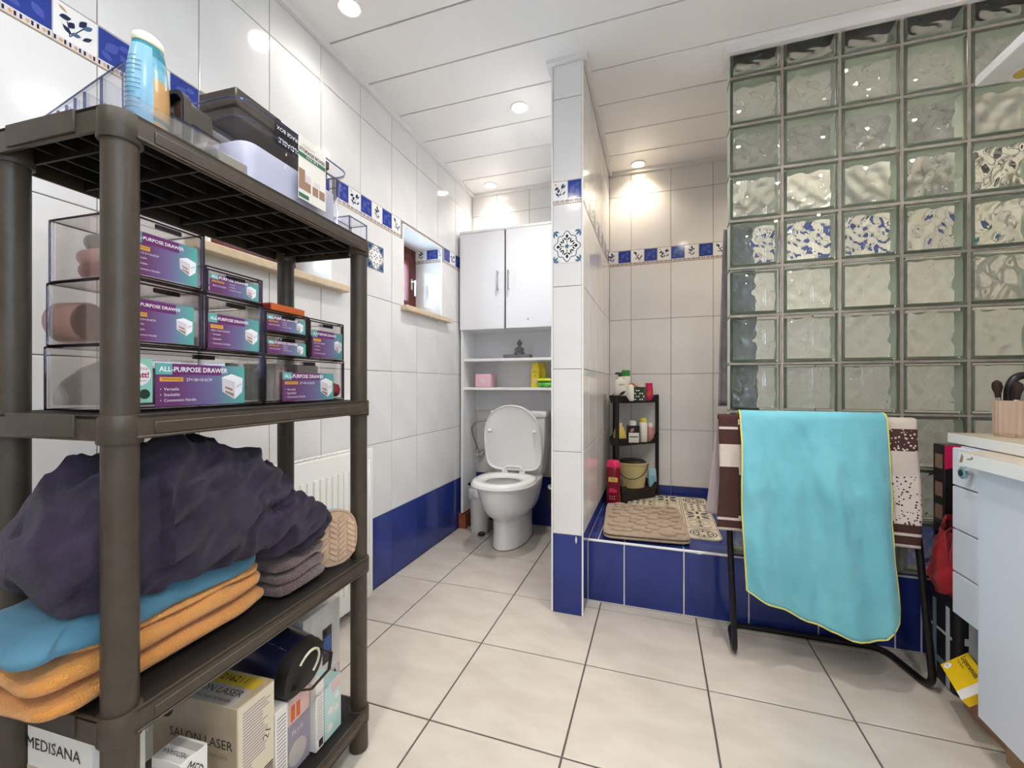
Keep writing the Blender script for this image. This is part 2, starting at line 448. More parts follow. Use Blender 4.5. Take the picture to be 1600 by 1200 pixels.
def deco_mesh(axis, kind, du=.0825, dw=.10):
    key = (axis, kind, round(du, 4), round(dw, 4))
    if key in DECO: return DECO[key]
    b = MB(); e = .0012; strip = .019
    W = du - e
    b.box(to3(axis, -W / 2, -dw / 2, -.009), to3(axis, W / 2, dw / 2, 0), 0)
    def P(poly, m, d): b.poly([to3(axis, -W / 2 + x, -dw / 2 + y, d) for x, y in poly], m)
    H = dw - strip - .002
    def pic(x, y): return (x * W, strip + y * H)
    if kind == 'blue':
        P([(0.001, strip), (W - .001, strip), (W - .001, dw - .001), (.001, dw - .001)], 4, .0004)
        for c in ((.35, .55, .5, .30, .8), (.7, .35, .42, .24, 2.2), (.68, .76, .34, .2, .3), (.22, .22, .32, .2, 2.6)):
            P([pic(min(max(x, .04), .96), min(max(y, .04), .96)) for x, y in leaf(*c)], 5, .0008)
    else:
        for i, (cx, cy, L, Wd, a, mm) in enumerate(MOTIFS[kind]):
            P([pic(min(max(x, .02), .98), min(max(y, .02), .98)) for x, y in leaf(cx, cy, L, Wd * 1.25, a)], mm, .0004 + .0001 * i)
    if kind != 'blue':
        for pts in ([[(.5, .6), (.47, .4), (.52, .14)], [(.66, .5), (.58, .3), (.52, .14)]], [[(.34, .68), (.45, .45), (.66, .1)], [(.84, .5), (.74, .3), (.66, .1)]], [[(.7, .66), (.55, .42), (.36, .12)], [(.3, .56), (.34, .36), (.36, .12)]])[kind]:
            for p, q in zip(pts, pts[1:]):
                n_ = Vector((-(q[1] - p[1]), q[0] - p[0])).normalized() * .012
                P([pic(p[0] - n_.x, p[1] - n_.y), pic(p[0] + n_.x, p[1] + n_.y), pic(q[0] + n_.x, q[1] + n_.y), pic(q[0] - n_.x, q[1] - n_.y)], 1, .00035)
    # ornamental strip
    P([(0, .0035), (W, .0035), (W, strip - .002), (0, strip - .002)], 6, .0003)
    n = 9
    for i in range(n):
        x0 = W * i / n
        if i % 3 == 1: P([(x0 + W / n / 2, .005), (x0 + W / n, .010), (x0 + W / n / 2, strip - .004), (x0, .010)], 3, .0006)
        else: P([(x0 + .001, .005), (x0 + W / n * .55, .005), (x0 + W / n * .55, strip - .004), (x0 + .001, strip - .004)], 1 if i % 2 else 7, .0006)
    P([(0, 0), (W, 0), (W, .0025), (0, .0025)], 3, .0005)
    DECO[key] = b.mesh('border_tile', ['tile_print_white', 'print_navy', 'print_steel', 'print_gold', 'tile_print_blue', 'print_midblue', 'print_pale', 'print_black'], smooth=False, recalc=False)
    return DECO[key]
def put_deco(parent, axis, d, u0, u1, holes=(), start=0, w0=1.785, w1=1.885, step=.0825, flip=False):
    k = start; u = u0; n = 0
    while u < u1 - .012:
        e = min(u + step, u1)
        if not any(h[0] < (u + e) / 2 < h[1] and h[2] < 1.83 < h[3] for h in holes):
            a, b_ = u, e
            for h in holes:
                if h[2] < 1.83 < h[3]:
                    if a < h[0] < b_: b_ = h[0]
                    if a < h[1] < b_: a = h[1]
            kind = 'blue' if k % 2 else [0, 1, 2][(k // 2) % 3]
            loc = to3(axis, (a + b_) / 2, (w0 + w1) / 2, 0); loc = list(loc); loc[{'+x': 0, '-x': 0, '-y': 1, '+y': 1}[axis]] = d
            link('border_tile', deco_mesh(axis, kind, b_ - a, w1 - w0 - .002), parent, loc)
        u = e; k += 1

def stroke(b, pts, width, m, axis, d, closed=False):
    n = len(pts)
    for i in range(n if closed else n - 1):
        p = Vector(pts[i]); q = Vector(pts[(i + 1) % n]); t = (q - p)
        if t.length < 1e-6: continue
        t.normalize(); nn = Vector((-t.y, t.x)) * width / 2; p = p - t * width * .2; q = q + t * width * .2
        b.poly([to3(axis, *c, d) for c in ((p - nn), (q - nn), (q + nn), (p + nn))], m)

def medallion(parent, axis, loc, w, h, kind):
    b = MB(); b.box(to3(axis, -w / 2, -h / 2, -.001), to3(axis, w / 2, h / 2, .0012), 0 if kind else 1)
    S = w / 2; T = h / 2
    def fill(poly, m, d): b.poly([to3(axis, x * S, y * T, d) for x, y in poly], m)
    if kind == 0:
        # blue corners with a white quatrefoil and black scrolls
        for sx in (-1, 1):
            for sy in (-1, 1):
                fill([(sx * x, sy * y) for x, y in leaf(.72, .72, .42, .22, .8)], 4, .0016)
        quat = []
        for i in range(72):
            a = 2 * PI * i / 72; r = .74 + .25 * abs(math.cos(2 * a)) ** 1.3
            quat.append((r * math.cos(a), r * math.sin(a)))
        fill(quat, 0, .0018)
        stroke(b, [(x * S * .93, y * T * .93) for x, y in quat], .0032, 3, axis, .0020, True)
        for k in range(4):
            a = k * PI / 2
            for s in (-1, 1):
                pts = []
                for i in range(15):
                    t = i / 14; rr = .20 * (1 - .75 * t); an = 4.6 * t
                    x = .56 + rr * math.cos(an); y = s * (.02 + .20) - s * rr * math.sin(an) * .9
                    pts.append((x, y))
                pts = [((x * math.cos(a) - y * math.sin(a)) * S, (x * math.sin(a) + y * math.cos(a)) * T) for x, y in pts]
                stroke(b, pts, .0032, 3, axis, .0022)
            p = leaf(.17, 0, .2, .12, 0)
            fill([(x * math.cos(a) - y * math.sin(a), x * math.sin(a) + y * math.cos(a)) for x, y in p], 2, .0023)
    else:
        for sx in (-1, 1):
            for sy in (-1, 1):
                fill([(sx * x, sy * y) for x, y in leaf(.80, .80, .5, .16, .8)], 2, .0016)
                fill([(sx * x, sy * y) for x, y in leaf(.92, .70, .34, .12, 1.3)], 2, .0017)
                fill([(sx * x, sy * y) for x, y in leaf(.70, .92, .34, .12, .3)], 2, .0018)
        out = []
        for i in range(96):
            a = 2 * PI * i / 96; r = .80 + .08 * math.cos(8 * a) + .05 * math.cos(4 * a)
            out.append((r * math.cos(a), r * math.sin(a)))
        fill(out, 0, .0019); stroke(b, [(x * S, y * T) for x, y in out], .0036, 2, axis, .0021, True)
        for k in range(8):
            a = k * PI / 4
            def rot(p): return [(x * math.cos(a) - y * math.sin(a), x * math.sin(a) + y * math.cos(a)) for x, y in p]
            if k % 2 == 0:
                fill(rot(leaf(.62, 0, .26, .20, 0)), 3, .0023)
                for s in (-1, 1): fill(rot(leaf(.46, s * .14, .24, .10, s * .9)), 3, .0024)
                stroke(b, [(x * S, y * T) for x, y in rot([(.18, 0), (.48, 0)])], .003, 3, axis, .0025)
            else:
                for s in (-1, 1): fill(rot(leaf(.44, s * .07, .30, .10, s * .45)), 3, .0024)
        fill([(.13 * math.cos(i), .13 * math.sin(i)) for i in [2 * PI * j / 12 for j in range(12)]], 2, .0026)
    return b.build('sticker_tile', ['tile_print_white', 'print_steel', 'print_steel', 'print_black', 'print_navy'] if kind else ['tile_print_white', 'print_steel', 'print_steel', 'print_black', 'print_navy'], parent, loc, smooth=False, recalc=False)

# ------------------------------------------------------------------ floor
def slab(name, a, b, m, parent=None):
    return MB().box(a, b).build(name, m, parent, smooth=False)
floor = struct(slab('floor', (XL - .3, YF - .1, -.12), (XR + .1, YB + .1, -.003), 'grout_dark'), 'pale beige floor laid with large square tiles', 'floor')
for i in range(-3, 5):
    for j in range(-8, 4):
        u0, u1 = -.241 + .4 * i, -.241 + .4 * (i + 1); w0, w1 = 1.93 + .4 * (j - 1), 1.93 + .4 * j
        u0 = max(u0, XL); u1 = min(u1, XR); w0 = max(w0, YF); w1 = min(w1, YB)
        if u1 - u0 < .02 or w1 - w0 < .02 or (u0 > -.3 and w0 > 1.92): 
            continue
        put_tile(floor, '+z', 0.0, u0, u1, w0, w1, 'floor_tile', .0055)
for a in range(3):   # strip in front of the shower step
    u0 = [-.301, .159, .559][a]; u1 = [.159, .559, .959][a]
    put_tile(floor, '+z', 0.0, u0 if a else -.241, u1, 1.93, 1.99, 'floor_tile', .0055)
put_tile(floor, '+z', 0.0, .959, XR, 1.93, 1.99, 'floor_tile', .0055)

# ------------------------------------------------------------------ left wall with two window niches
bw = MB(); g = .0025
ys = [YF, WIN[0][0], WIN[0][1], WIN[1][0], WIN[1][1], YB]
def wl(y0, y1, z0, z1, x0=XL - .30, x1=XL - g): bw.box((x0, y0, z0), (x1, y1, z1))
wl(YF, .1775, 0, ZC, x1=XL)
wl(.1775, WIN[0][0], 0, ZC); wl(WIN[0][1], WIN[1][0], 0, ZC); wl(WIN[1][1], YB + .1, 0, ZC)
for y0, y1, z0, z1 in WIN: wl(y0, y1, 0, z0 - .03); wl(y0, y1, z1, ZC)
wall_left = struct(bw.build('wall_left', 'grout_light', smooth=False), 'white tiled wall with a blue tile base and floral border')
holes = [(y0, y1, z0, z1) for y0, y1, z0, z1 in WIN]
cols = [.1775 + .2475 * k for k in range(12)] + [YB]
for r in range(8):
    if r == 5: continue
    for c in range(len(cols) - 1):
        put_tile(wall_left, '+x', XL, cols[c], cols[c + 1], ROWS[r], ROWS[r + 1], 'tile_blue' if r == 0 else 'tile_white', holes=holes)
put_deco(wall_left, '+x', XL, .1775 + .2475 - .0825 * 2, YB, holes, start=0)
medallion(wall_left, '+x', (XL + .0005, 1.7725, 1.621), .129, .123, 0)
# niche linings
for (y0, y1, z0, z1) in WIN:
    put_tile(wall_left, '-y', y1 - .001, XL - ND, XL, z0, 1.783, 'tile_white', .002)
    put_deco(wall_left, '-y', y1 - .001, XL - ND, XL, start=0 if y1 > 2 else 1, w0=1.785, w1=z1, step=.0825)
    put_tile(wall_left, '+y', y0 + .001, XL - ND, XL, z0, 1.783, 'tile_white', .002)
    put_tile(wall_left, '+y', y0 + .001, XL - ND, XL, 1.785, z1, 'tile_white', .002)
    MB().box((XL - ND, y0, z1 - .004), (XL, y1, z1 + .001)).build('niche_top', 'profile_white', wall_left, smooth=False)
    # white edge profile round the opening
    pe = MB()
    for yy in (y0, y1): pe.box((XL - .004, yy - .004, z0), (XL + .002, yy + .004, z1 + .004))
    pe.box((XL - .004, y0, z1 - .003), (XL + .002, y1, z1 + .005)); pe.build('edge_profile', 'profile_white', wall_left, smooth=False)
for n, (y0, y1, z0, z1) in enumerate(WIN):
    w = empty_struct('window_%d' % (n + 1), ('small red-brown framed window in the niche beside the wall cabinet', 'red-brown framed window in the niche behind the plastic shelf unit')[1 - n], 'window')
    x0 = XL - ND - .05; x1 = XL - ND
    f = MB()
    for yy in (y0, y1 - .045): f.box((x0, yy, z0), (x1, yy + .045, z1), ch=.004)
    for zz in (z0, z1 - .045): f.box((x0, y0 + .045, zz), (x1, y1 - .045, zz + .045), ch=.004)
    f.build('window_frame', 'window_wood', w)
    s_ = MB()
    for yy in (y0 + .047, y1 - .097): s_.box((x0 + .012, yy, z0 + .047), (x1 + .012, yy + .05, z1 - .047), ch=.005)
    for zz in (z0 + .047, z1 - .097): s_.box((x0 + .012, y0 + .097, zz), (x1 + .012, y1 - .097, zz + .05), ch=.005)
    sash = s_.build('sash', 'window_wood', w)
    MB().box((x1 - .025, y0 + .095, z0 + .095), (x1 - .019, y1 - .095, z1 - .095)).build('pane', 'window_glass', w, smooth=False)
    h = MB(); yh = y1 - .072; h.box((x1 + .012, yh - .01, 1.60), (x1 + .018, yh + .01, 1.67), ch=.002); h.cyl((x1 + .018, yh, 1.65), (x1 + .045, yh, 1.65), .006); h.box((x1 + .038, yh - .008, 1.555), (x1 + .05, yh + .008, 1.66), ch=.003)
    h.build('window_handle', 'chrome', w)
    MB().box((XL - ND, y0 - (.022 if n else .07), z0 - .028), (XL + .042, y1 + .07, z0 + .001), ch=.003).build('window_sill', 'sill_stone', w)

# ------------------------------------------------------------------ back wall, wall behind the camera, right wall
wall_back = struct(slab('wall_back', (XL - .3, YB + g, 0), (XR + .1, YB + .15, ZC), 'grout_light'), 'white tiled wall behind toilet and shower with floral border')
cb = [XL, -1.108, -.8605, -.613, PX0]; cs = [PX1, -.16, .0875, .335, .5825, .83, 1.0775, 1.325, XR]
for cc, z0 in ((cb, 0), (cs, SZ)):
    for r in range(8):
        if r == 5: continue
        a, e = ROWS[r], ROWS[r + 1]
        if e <= z0: continue
        for c in range(len(cc) - 1):
            put_tile(wall_back, '-y', YB, cc[c], cc[c + 1], max(a, z0), e, 'tile_blue' if r == 0 else 'tile_white')
put_deco(wall_back, '-y', YB, -.16 - .165, XR, start=0)
put_deco(wall_back, '-y', YB, XL, PX0, start=1)
struct(slab('wall_front', (XL - .3, YF - .1, 0), (XR + .1, YF, ZC), 'plaster'), 'plain pale wall facing the shower and toilet')
wf = MB(); FW = (-1.35, -.55, 1.0, 2.15)
wf.box((XR, YF, 0), (XR + .1, FW[0], ZC)); wf.box((XR, FW[1], 0), (XR + .1, YB + .1, ZC)); wf.box((XR, FW[0], 0), (XR + .1, FW[1], FW[2])); wf.box((XR, FW[0], FW[3]), (XR + .1, FW[1], ZC))
struct(wf.build('wall_right', 'plaster', smooth=False), 'plain pale wall beside the vanity with an opening added for fill daylight')
w3 = empty_struct('window_3', 'wide red-brown framed window added out of view to let in fill daylight', 'window')  # added unseen window, lets in daylight to brighten the room
f = MB()
for yy in (FW[0], (FW[0] + FW[1]) / 2 - .03, FW[1] - .06): f.box((XR + .02, yy, FW[2]), (XR + .08, yy + .06, FW[3]), ch=.004)
for zz in (FW[2], FW[3] - .06): f.box((XR + .022, FW[0] + .06, zz), (XR + .078, FW[1] - .06, zz + .06), ch=.004)
f.build('window_frame', 'window_wood', w3)
MB().box((XR + .047, FW[0] + .05, FW[2] + .05), (XR + .053, FW[1] - .05, FW[3] - .05)).build('pane', 'window_glass', w3, smooth=False)

# ------------------------------------------------------------------ partition
wall_part = struct(slab('wall_partition', (PX0 + g, PY + g, 0), (PX1 - g, YB, ZC), 'grout_light'), 'narrow white tiled partition between toilet and shower')
for r in range(8):
    if r == 5: continue
    put_tile(wall_part, '-y', PY, PX0 + .004, PX1 - .004, ROWS[r], ROWS[r + 1], 'tile_blue' if r == 0 else 'tile_white')
    ycs = [PY + .006, 2.0275, 2.275, 2.5225, 2.77, YB]
    for c in range(len(ycs) - 1):
        a = max(ROWS[r], SZ) if ycs[c] > 1.9 else ROWS[r]
        if ROWS[r + 1] > a: put_tile(wall_part, '+x', PX1, ycs[c], ycs[c + 1], a, ROWS[r + 1], 'tile_blue' if r == 0 else 'tile_white')
        put_tile(wall_part, '-x', PX0, ycs[c], ycs[c + 1], ROWS[r], ROWS[r + 1], 'tile_blue' if r == 0 else 'tile_white')
put_deco(wall_part, '-y', PY, PX0 + .004, PX1 - .004, start=4, step=.0655)
put_deco(wall_part, '+x', PX1, PY + .006, YB, start=1)
put_deco(wall_part, '-x', PX0, PY + .006, YB, start=0)
medallion(wall_part, '-y', ((PX0 + PX1) / 2, PY - .0005, 1.598), .126, .142, 1)
for xx in (PX0, PX1):
    MB().box((xx - .003 if xx < -.4 else xx - .004, PY - .002, 0), (xx + .004 if xx < -.4 else xx + .003, PY + .006, ZC), ch=.0015).build('edge_profile', 'profile_white', wall_part, smooth=False)
# plaster drip on the blue tile
dr = MB(); dr.lathe([(.0005, -.018), (.0025, -.012), (.0045, -.003), (.0035, .006), (.001, .014)], seg=8, sy=.4); dr.build('plaster_drip', 'grout_white', wall_part, ((-.329, PY - .001, .328)))

# ------------------------------------------------------------------ shower step
step = struct(slab('floor_shower_step', (PX1, SY + .003, 0), (XR, YB, SZ - .003), 'grout_white'), 'blue tiled raised shower floor with white edge strip', 'step')
sx = [PX1, -.138, .1115, .3605, .605, .85, .929]
for c in range(len(sx) - 1): put_tile(step, '-y', SY, sx[c], sx[c + 1], 0.004, SZ - .006, 'tile_blue', .006)
put_tile(step, '-y', SY, .929, 1.18, .004, SZ - .006, 'tile_blue', .006); put_tile(step, '-y', SY, 1.18, XR, .004, SZ - .006, 'tile_blue', .006)
sy = [SY + .006, 2.10, 2.345, 2.59, 2.835, YB]; sxt = [PX1, -.255, -.138, .1115, .3605, .605, .85, 1.1, XR]
for a in range(len(sxt) - 1):
    for c in range(len(sy) - 1): put_tile(step, '+z', SZ, sxt[a], sxt[a + 1], sy[c], sy[c + 1], 'tile_blue', .004)
MB().box((PX1, SY - .002, SZ - .008), (.283, SY + .007, SZ + .0015), ch=.0015).build('edge_strip', 'profile_white', step, smooth=False)

# ------------------------------------------------------------------ glass block wall
wall_glass = empty_struct('wall_glass_block', 'glass block screen wall standing on the blue shower step', 'wall')
GX0, GP, GZ0, GZP, GY = .288, .197, SZ, .2, 2.0
def glass_block(h=.19, w=.187):
    hw, hh, hd = w / 2, h / 2, .04
    b = MB(); N = 18
    # outer skin with a raised border and a shallow recessed field
    b2 = MB(); b2.box((-hw, -hd, -hh), (hw, hd, hh), ch=.006)
    b.v, b.f, b.m = b2.v, b2.f, b2.m
    # cavity
    iw, ih, idp = hw - .013, hh - .013, hd - .010
    def wave(x, z, s):
        r = math.hypot(x, z); a = math.atan2(z, x)
        wv = .0011 * math.sin(x * 95 + 2.2 * math.sin(z * 60 + s)) + .0011 * math.sin(z * 88 + 2.0 * math.sin(x * 70 + 2 * s)) + .0009 * math.sin(5 * a + r * 120 + s)
        edge = min(1., min(iw - abs(x), ih - abs(z)) / .010)
        return wv * max(edge, 0) 
    c = MB(); ring0 = {}; 
    def gp(i, n, w): return -w + 2 * w * i / n
    V = []; idx = {}
    for sgn in (-1, 1):
        for i in range(N + 1):
            for j in range(N + 1):
                x, z = gp(i, N, iw), gp(j, N, ih)
                idx[(sgn, i, j)] = len(V)
                V.append((x, sgn * (idp + wave(x, z, sgn)), z))
    F = []
    for i in range(N):
        for j in range(N):
            F.append((idx[(-1, i, j)], idx[(-1, i, j + 1)], idx[(-1, i + 1, j + 1)], idx[(-1, i + 1, j)]))
            F.append((idx[(1, i, j)], idx[(1, i + 1, j)], idx[(1, i + 1, j + 1)], idx[(1, i, j + 1)]))
    for i in range(N):
        for (p, q) in (((i, 0), (i + 1, 0)), ((i + 1, N), (i, N)), ((0, i + 1), (0, i)), ((N, i), (N, i + 1))):
            F.append((idx[(-1,) + p], idx[(1,) + p], idx[(1,) + q], idx[(-1,) + q]))
    bm = bmesh.new(); vs_ = [bm.verts.new(p) for p in V]
    for f in F: bm.faces.new([vs_[k] for k in f])
    bmesh.ops.recalc_face_normals(bm, faces=bm.faces); bmesh.ops.reverse_faces(bm, faces=bm.faces)
    bm.verts.index_update(); cf = [[q.index for q in f.verts] for f in bm.faces]; bm.free()
    # outer normals
    me0 = b.mesh('tmp', 'glass_block')
    ov = [q.co[:] for q in me0.vertices]; of = [tuple(p.vertices) for p in me0.polygons]; bpy.data.meshes.remove(me0)
    o = MB(); o.add(ov, of); o.add(V, cf)
    for k, f in enumerate(o.f):      # the sides of a block are coated
        pts = [o.v[i] for i in f]; ys_ = [p[1] for p in pts]
        if k >= len(of) and max(ys_) - min(ys_) > .03: o.m[k] = 1
        elif k < len(of) and max(ys_) - min(ys_) > .05: o.m[k] = 1
    return o.mesh('glass_block', ['glass_block', 'block_coating'], recalc=False, angle=50)
gb = glass_block(); GZT = 2.395
gtop = glass_block(GZT - (GZ0 + GZP * 10) - .008)
NCOL = 6
for c in range(NCOL):
    xc = GX0 + GP * (c + .5)
    if xc + .09 > XR: continue
    for r in range(11):
        z0 = GZ0 + GZP * r
        if r < 10: link('glass_block', gb, wall_glass, (xc, GY + .04, z0 + .1))
        else: link('glass_block', gtop, wall_glass, (xc, GY + .04, (z0 + .004 + GZT) / 2))
mo = MB(); xe = XR
for c in range(1, NCOL + 1):
    x = GX0 + GP * c; mo.box((x - .0049, GY + .005, GZ0), (min(x + .0049, XR), GY + .075, GZT))
for r in range(0, 11):
    z = GZ0 + GZP * r; mo.box((GX0 + .004, GY + .0055, z - (.0049 if r else 0)), (xe, GY + .0745, z + .0049))
mo.build('mortar_joints', 'mortar', wall_glass, smooth=False)

# ------------------------------------------------------------------ ceiling
ceil = struct(slab('ceiling', (XL - .3, YF - .1, ZC + .012), (XR + .1, YB + .1, ZC + .12), 'plank_gap'), 'white plank ceiling with thin dark joints', 'ceiling')
y = 1.4415 - .2533 * 12
PL = {}
while y < YB:
    a, b_ = max(y, YF), min(y + .2533, YB)
    k = round(b_ - a, 3)
    if k not in PL:
        PL[k] = MB().box((XL, -k / 2 + .0036, 0), (XR, k / 2 - .0036, .011), ch=.0015).mesh('plank', 'plank_white', smooth=False)
    link('plank', PL[k], ceil, (0, (a + b_) / 2, ZC)); y += .2533
def trim(n, a, b_, label):
    o = MB().box(a, b_, ch=.003).build('trim_%d' % n, 'trim_white'); struct(o, label, 'trim')
trim(1, (XL - .001, YF, ZC - .022), (XL + .022, YB, ZC + .003), 'white ceiling trim along the left wall')
trim(2, (XL + .02, YB - .022, ZC - .022), (PX0 - .02, YB, ZC + .003), 'white ceiling trim above the toilet wall')
trim(3, (PX1 + .02, YB - .022, ZC - .022), (XR, YB, ZC + .003), 'white ceiling trim above the shower wall')
tp = MB()
tp.box((PX0 - .022, PY - .022, ZC - .02), (PX1 + .022, PY, ZC + .002), ch=.003); tp.box((PX0 - .022, PY, ZC - .02), (PX0, YB, ZC + .002), ch=.003); tp.box((PX1, PY, ZC - .02), (PX1 + .022, YB, ZC + .002), ch=.003)
struct(tp.build('trim_4', 'trim_white'), 'white ceiling trim round the partition top', 'trim')
trim(5, (GX0 - .02, GY - .022, ZC - .03), (XR, GY + .10, ZC + .002), 'white ceiling trim above the glass blocks')

# ------------------------------------------------------------------ ceiling spots
def spot(x, y, label, warm=False, k=1., ang=155):
    t = thing('ceiling_spotlight', label, 'spotlight', (x, y, ZC), group='recessed ceiling spotlights')
    MB().lathe([(.036, -.001), (.046, -.001), (.047, -.004), (.044, -.007), (.038, -.006), (.036, -.001)], seg=32).build('ring', 'lamp_ring', t)
    MB().lathe([(.036, -.0005), (.036, -.0035), (.030, -.0048), (.001, -.005)], seg=32).build('diffuser', 'lamp_glow_warm' if warm else 'lamp_glow', t)
    l = bpy.data.lights.new('spot_light', 'SPOT'); l.energy = LAMP_W * k; l.color = LAMP_WARM if warm else LAMP_COOL
    l.spot_size = R(ang); l.spot_blend = .9; l.shadow_soft_size = .035
    o = bpy.data.objects.new('spot_light', l); COL.objects.link(o); o.parent = t; o.location = (0, 0, -.012)
    return t
spot(-1.087, 1.321, 'round recessed ceiling spotlight above the plastic shelf unit', k=.25)
spot(-.66, 2.076, 'round recessed ceiling spotlight beside the partition top', k=1.1)
spot(-1.116, 2.824, 'round recessed ceiling spotlight close to the wall over the toilet cabinet', k=.22, ang=130)
spot(-.112, 2.856, 'round warm ceiling spotlight inside the shower', warm=True, k=.45, ang=130)
spot(.85, 2.45, 'round warm fill spotlight added behind the glass blocks', warm=True, k=1.2)  # added lamp, brightens the shower seen through the blocks
for x, y in ((.25, 1.25), (-.6, .45), (.45, .25), (-.6, -.55), (.45, -.75), (1.05, 1.15)):  # unseen spots added to raise the overall brightness
    spot(x, y, 'round recessed fill spotlight added out of view over the open floor', k=1.15)
# ================================================================== toilet corner
def egg(a, yf, yb, n=40, ef=2.0, eb=3.2):
    """egg outline, front (-y) elliptic, back squarer"""
    yc = yf + (yb - yf) * .52; pts = []
    for k in range(n):
        t = 2 * PI * k / n; c, s_ = math.cos(t), math.sin(t)
        e = ef if s_ < 0 else eb
        x = a * math.copysign(abs(c) ** (2 / e), c); y = (yc - yf if s_ < 0 else yb - yc) * math.copysign(abs(s_) ** (2 / e), s_)
        pts.append((x, yc + y))
    return pts
def ring(a, yf, yb, z, **k): return [(x, y, z) for x, y in egg(a, yf, yb, **k)]
TX, TY = -.885, 2.40
toilet = thing('toilet', 'white ceramic toilet with its lid raised under the wall cabinet', 'toilet', (TX, TY, 0))
b = MB()
b.loft([ring(.108, 0, .44, 0), ring(.108, 0, .44, .02), ring(.102, .008, .44, .10), ring(.104, .006, .44, .16), ring(.110, .000, .44, .180), ring(.136, -.045, .44, .205), ring(.158, -.085, .45, .250), ring(.174, -.115, .455, .310), ring(.183, -.134, .46, .365), ring(.186, -.140, .46, .385), ring(.183, -.136, .458, .397),
        ring(.150, -.105, .25, .398), ring(.128, -.083, .20, .39), ring(.120, -.075, .19, .36), ring(.105, -.05, .18, .30), ring(.07, 0, .15, .24), ring(.03, .05, .10, .225)], 0)
b.build('bowl', 'ceramic', toilet, angle=50)
b = MB(); b.loft([ring(.112, -.004, .445, 0), ring(.112, -.004, .445, .006)]); b.build('floor_seal', 'grout_light', toilet)
# seat ring
b = MB(); rs = []
for t, dz in ((0, .0), (.02, .012), (.12, .019), (.5, .022), (.88, .018), (.98, .010), (1, 0), (.9, -.003), (.1, -.003), (0, 0)):
    o = egg(.190, -.156, .262); i_ = egg(.112, -.075, .165, eb=2.2)
    rs.append([(a[0] * (1 - t) + c[0] * t, a[1] * (1 - t) + c[1] * t, .403 + dz) for a, c in zip(o, i_)])
b.loft(rs, 0, False, False); b.build('seat', 'seat_plastic', toilet, angle=60)
b = MB(); b.tube([(x * 1.0, y, .399) for x, y in egg(.188, -.15, .25)], .007, 8, closed=True); b.build('seat_rim', 'seat_plastic', toilet)
for sx_ in (-1, 1): MB().box((sx_ * .06 - .02, .242, .405), (sx_ * .06 + .02, .275, .437), ch=.006).build('hinge', 'seat_plastic', toilet)
# raised lid: leaning back plate
lid = bpy.data.objects.new('lid', None)
mx = Matrix.Translation((0, .262, .435)) @ Matrix.Rotation(R(8), 4, 'X')   # local z up the lid
def lo(a, h, n=44):
    pts = []
    for k in range(n):
        t = 2 * PI * k / n; c, s_ = math.cos(t), math.sin(t); e = 2.15 if s_ > 0 else 5.0
        pts.append((a * math.copysign(abs(c) ** (2 / e), c), h * .5 + h * .5 * math.copysign(abs(s_) ** (2 / e), s_)))
    return pts
b = MB(); O = lo(.196, .435)
def sc(k, yy): return [((x) * k, yy, .2175 + (z - .2175) * (1 - (1 - k) * .9)) for x, z in O]
b.loft([sc(.93, -.004), sc(.955, -.010), sc(.985, -.012), sc(1, -.006), sc(1, .006), sc(.97, .014), sc(.6, .018)], mx=mx)
lid = b.build('lid', 'seat_plastic', toilet, angle=45)
for x_ in (-.152, .152): MB().sphere((x_, -.012, .265), (.017, .012, .012), mx=mx).build('bumper', 'seat_plastic', lid)
b = MB(); b.tube(round_path([(-.06, .245, .438), (-.05, .250, .462), (.05, .250, .462), (.06, .245, .438)], .03), .008, 8); b.build('hinge_bar', 'seat_plastic', toilet)
b = MB(); b.loft([[(x, y, z) for x, y in ((-w, .345), (w, .345), (w + .005, .36), (w + .005, .52), (w, .53), (-w, .53), (-w - .005, .52), (-w - .005, .36))] for w, z in ((.155, .395), (.165, .45), (.182, .60), (.185, .775))])
b.build('cistern', 'ceramic', toilet)
MB().box((-.198, .335, .776), (.198, .533, .818), ch=.01).build('cistern_lid', 'ceramic', toilet)

hose = thing('supply_hose', 'grey braided water hose curving from cistern to wall valve', 'hose', (TX, TY, 0))
V = [(-.185, .43, .745), (-.26, .42, .747), (-.335, .40, .735), (-.362, .39, .69), (-.357, .41, .63), (-.345, .44, .57), (-.342, .455, .525)]
MB().tube(round_path(V, .04), .0075, 8).build('hose', 'steel_hose', hose)
b = MB(); b.cyl((-.342, .455, .53), (-.342, .455, .48), .012); b.cyl((-.342, .53, .495), (-.342, .44, .495), .010); b.cyl((-.342, .44, .495), (-.342, .425, .495), .017); b.cyl((-.342, .515, .495), (-.342, .529, .495), .026, seg=18)
b.build('valve', 'chrome', hose)

cabx0, cabx1, cy0 = -1.288, -.622, 2.70
cab = thing('wall_cabinet', 'tall white cabinet with two doors and open shelves straddling the toilet', 'cabinet', (0, 0, 0))
cab.location = (cabx0, cy0, 0)
def cbx(a, c): return ((a[0] - cabx0, a[1] - cy0, a[2]), (c[0] - cabx0, c[1] - cy0, c[2]))
DB, DT = 1.372, 2.028
MB().box(*cbx((cabx0 - .004, cy0 - .012, DT + .004), (cabx1 + .004, YB - .003, DT + .022)), ch=.002).build('top_board', 'melamine_edge', cab)
for x_ in (cabx0, cabx1 - .018):
    MB().box(*cbx((x_ if x_ > -1 else x_ + .0, cy0 + .002, .105), (x_ + .018, YB - .003, DT + .003)), ch=.0015).build('side_panel', 'melamine_edge', cab)
MB().box(*cbx((cabx0 + .018, cy0 + .01, DB - .001), (cabx1 - .018, YB - .012, DB + .016))).build('bottom_board', 'melamine', cab)
for z_ in (1.165, .968):
    MB().box(*cbx((cabx0 + .018, cy0 + .012, z_ - .009), (cabx1 - .018, YB - .012, z_ + .009)), ch=.0015).build('shelf_board', 'melamine_edge', cab)
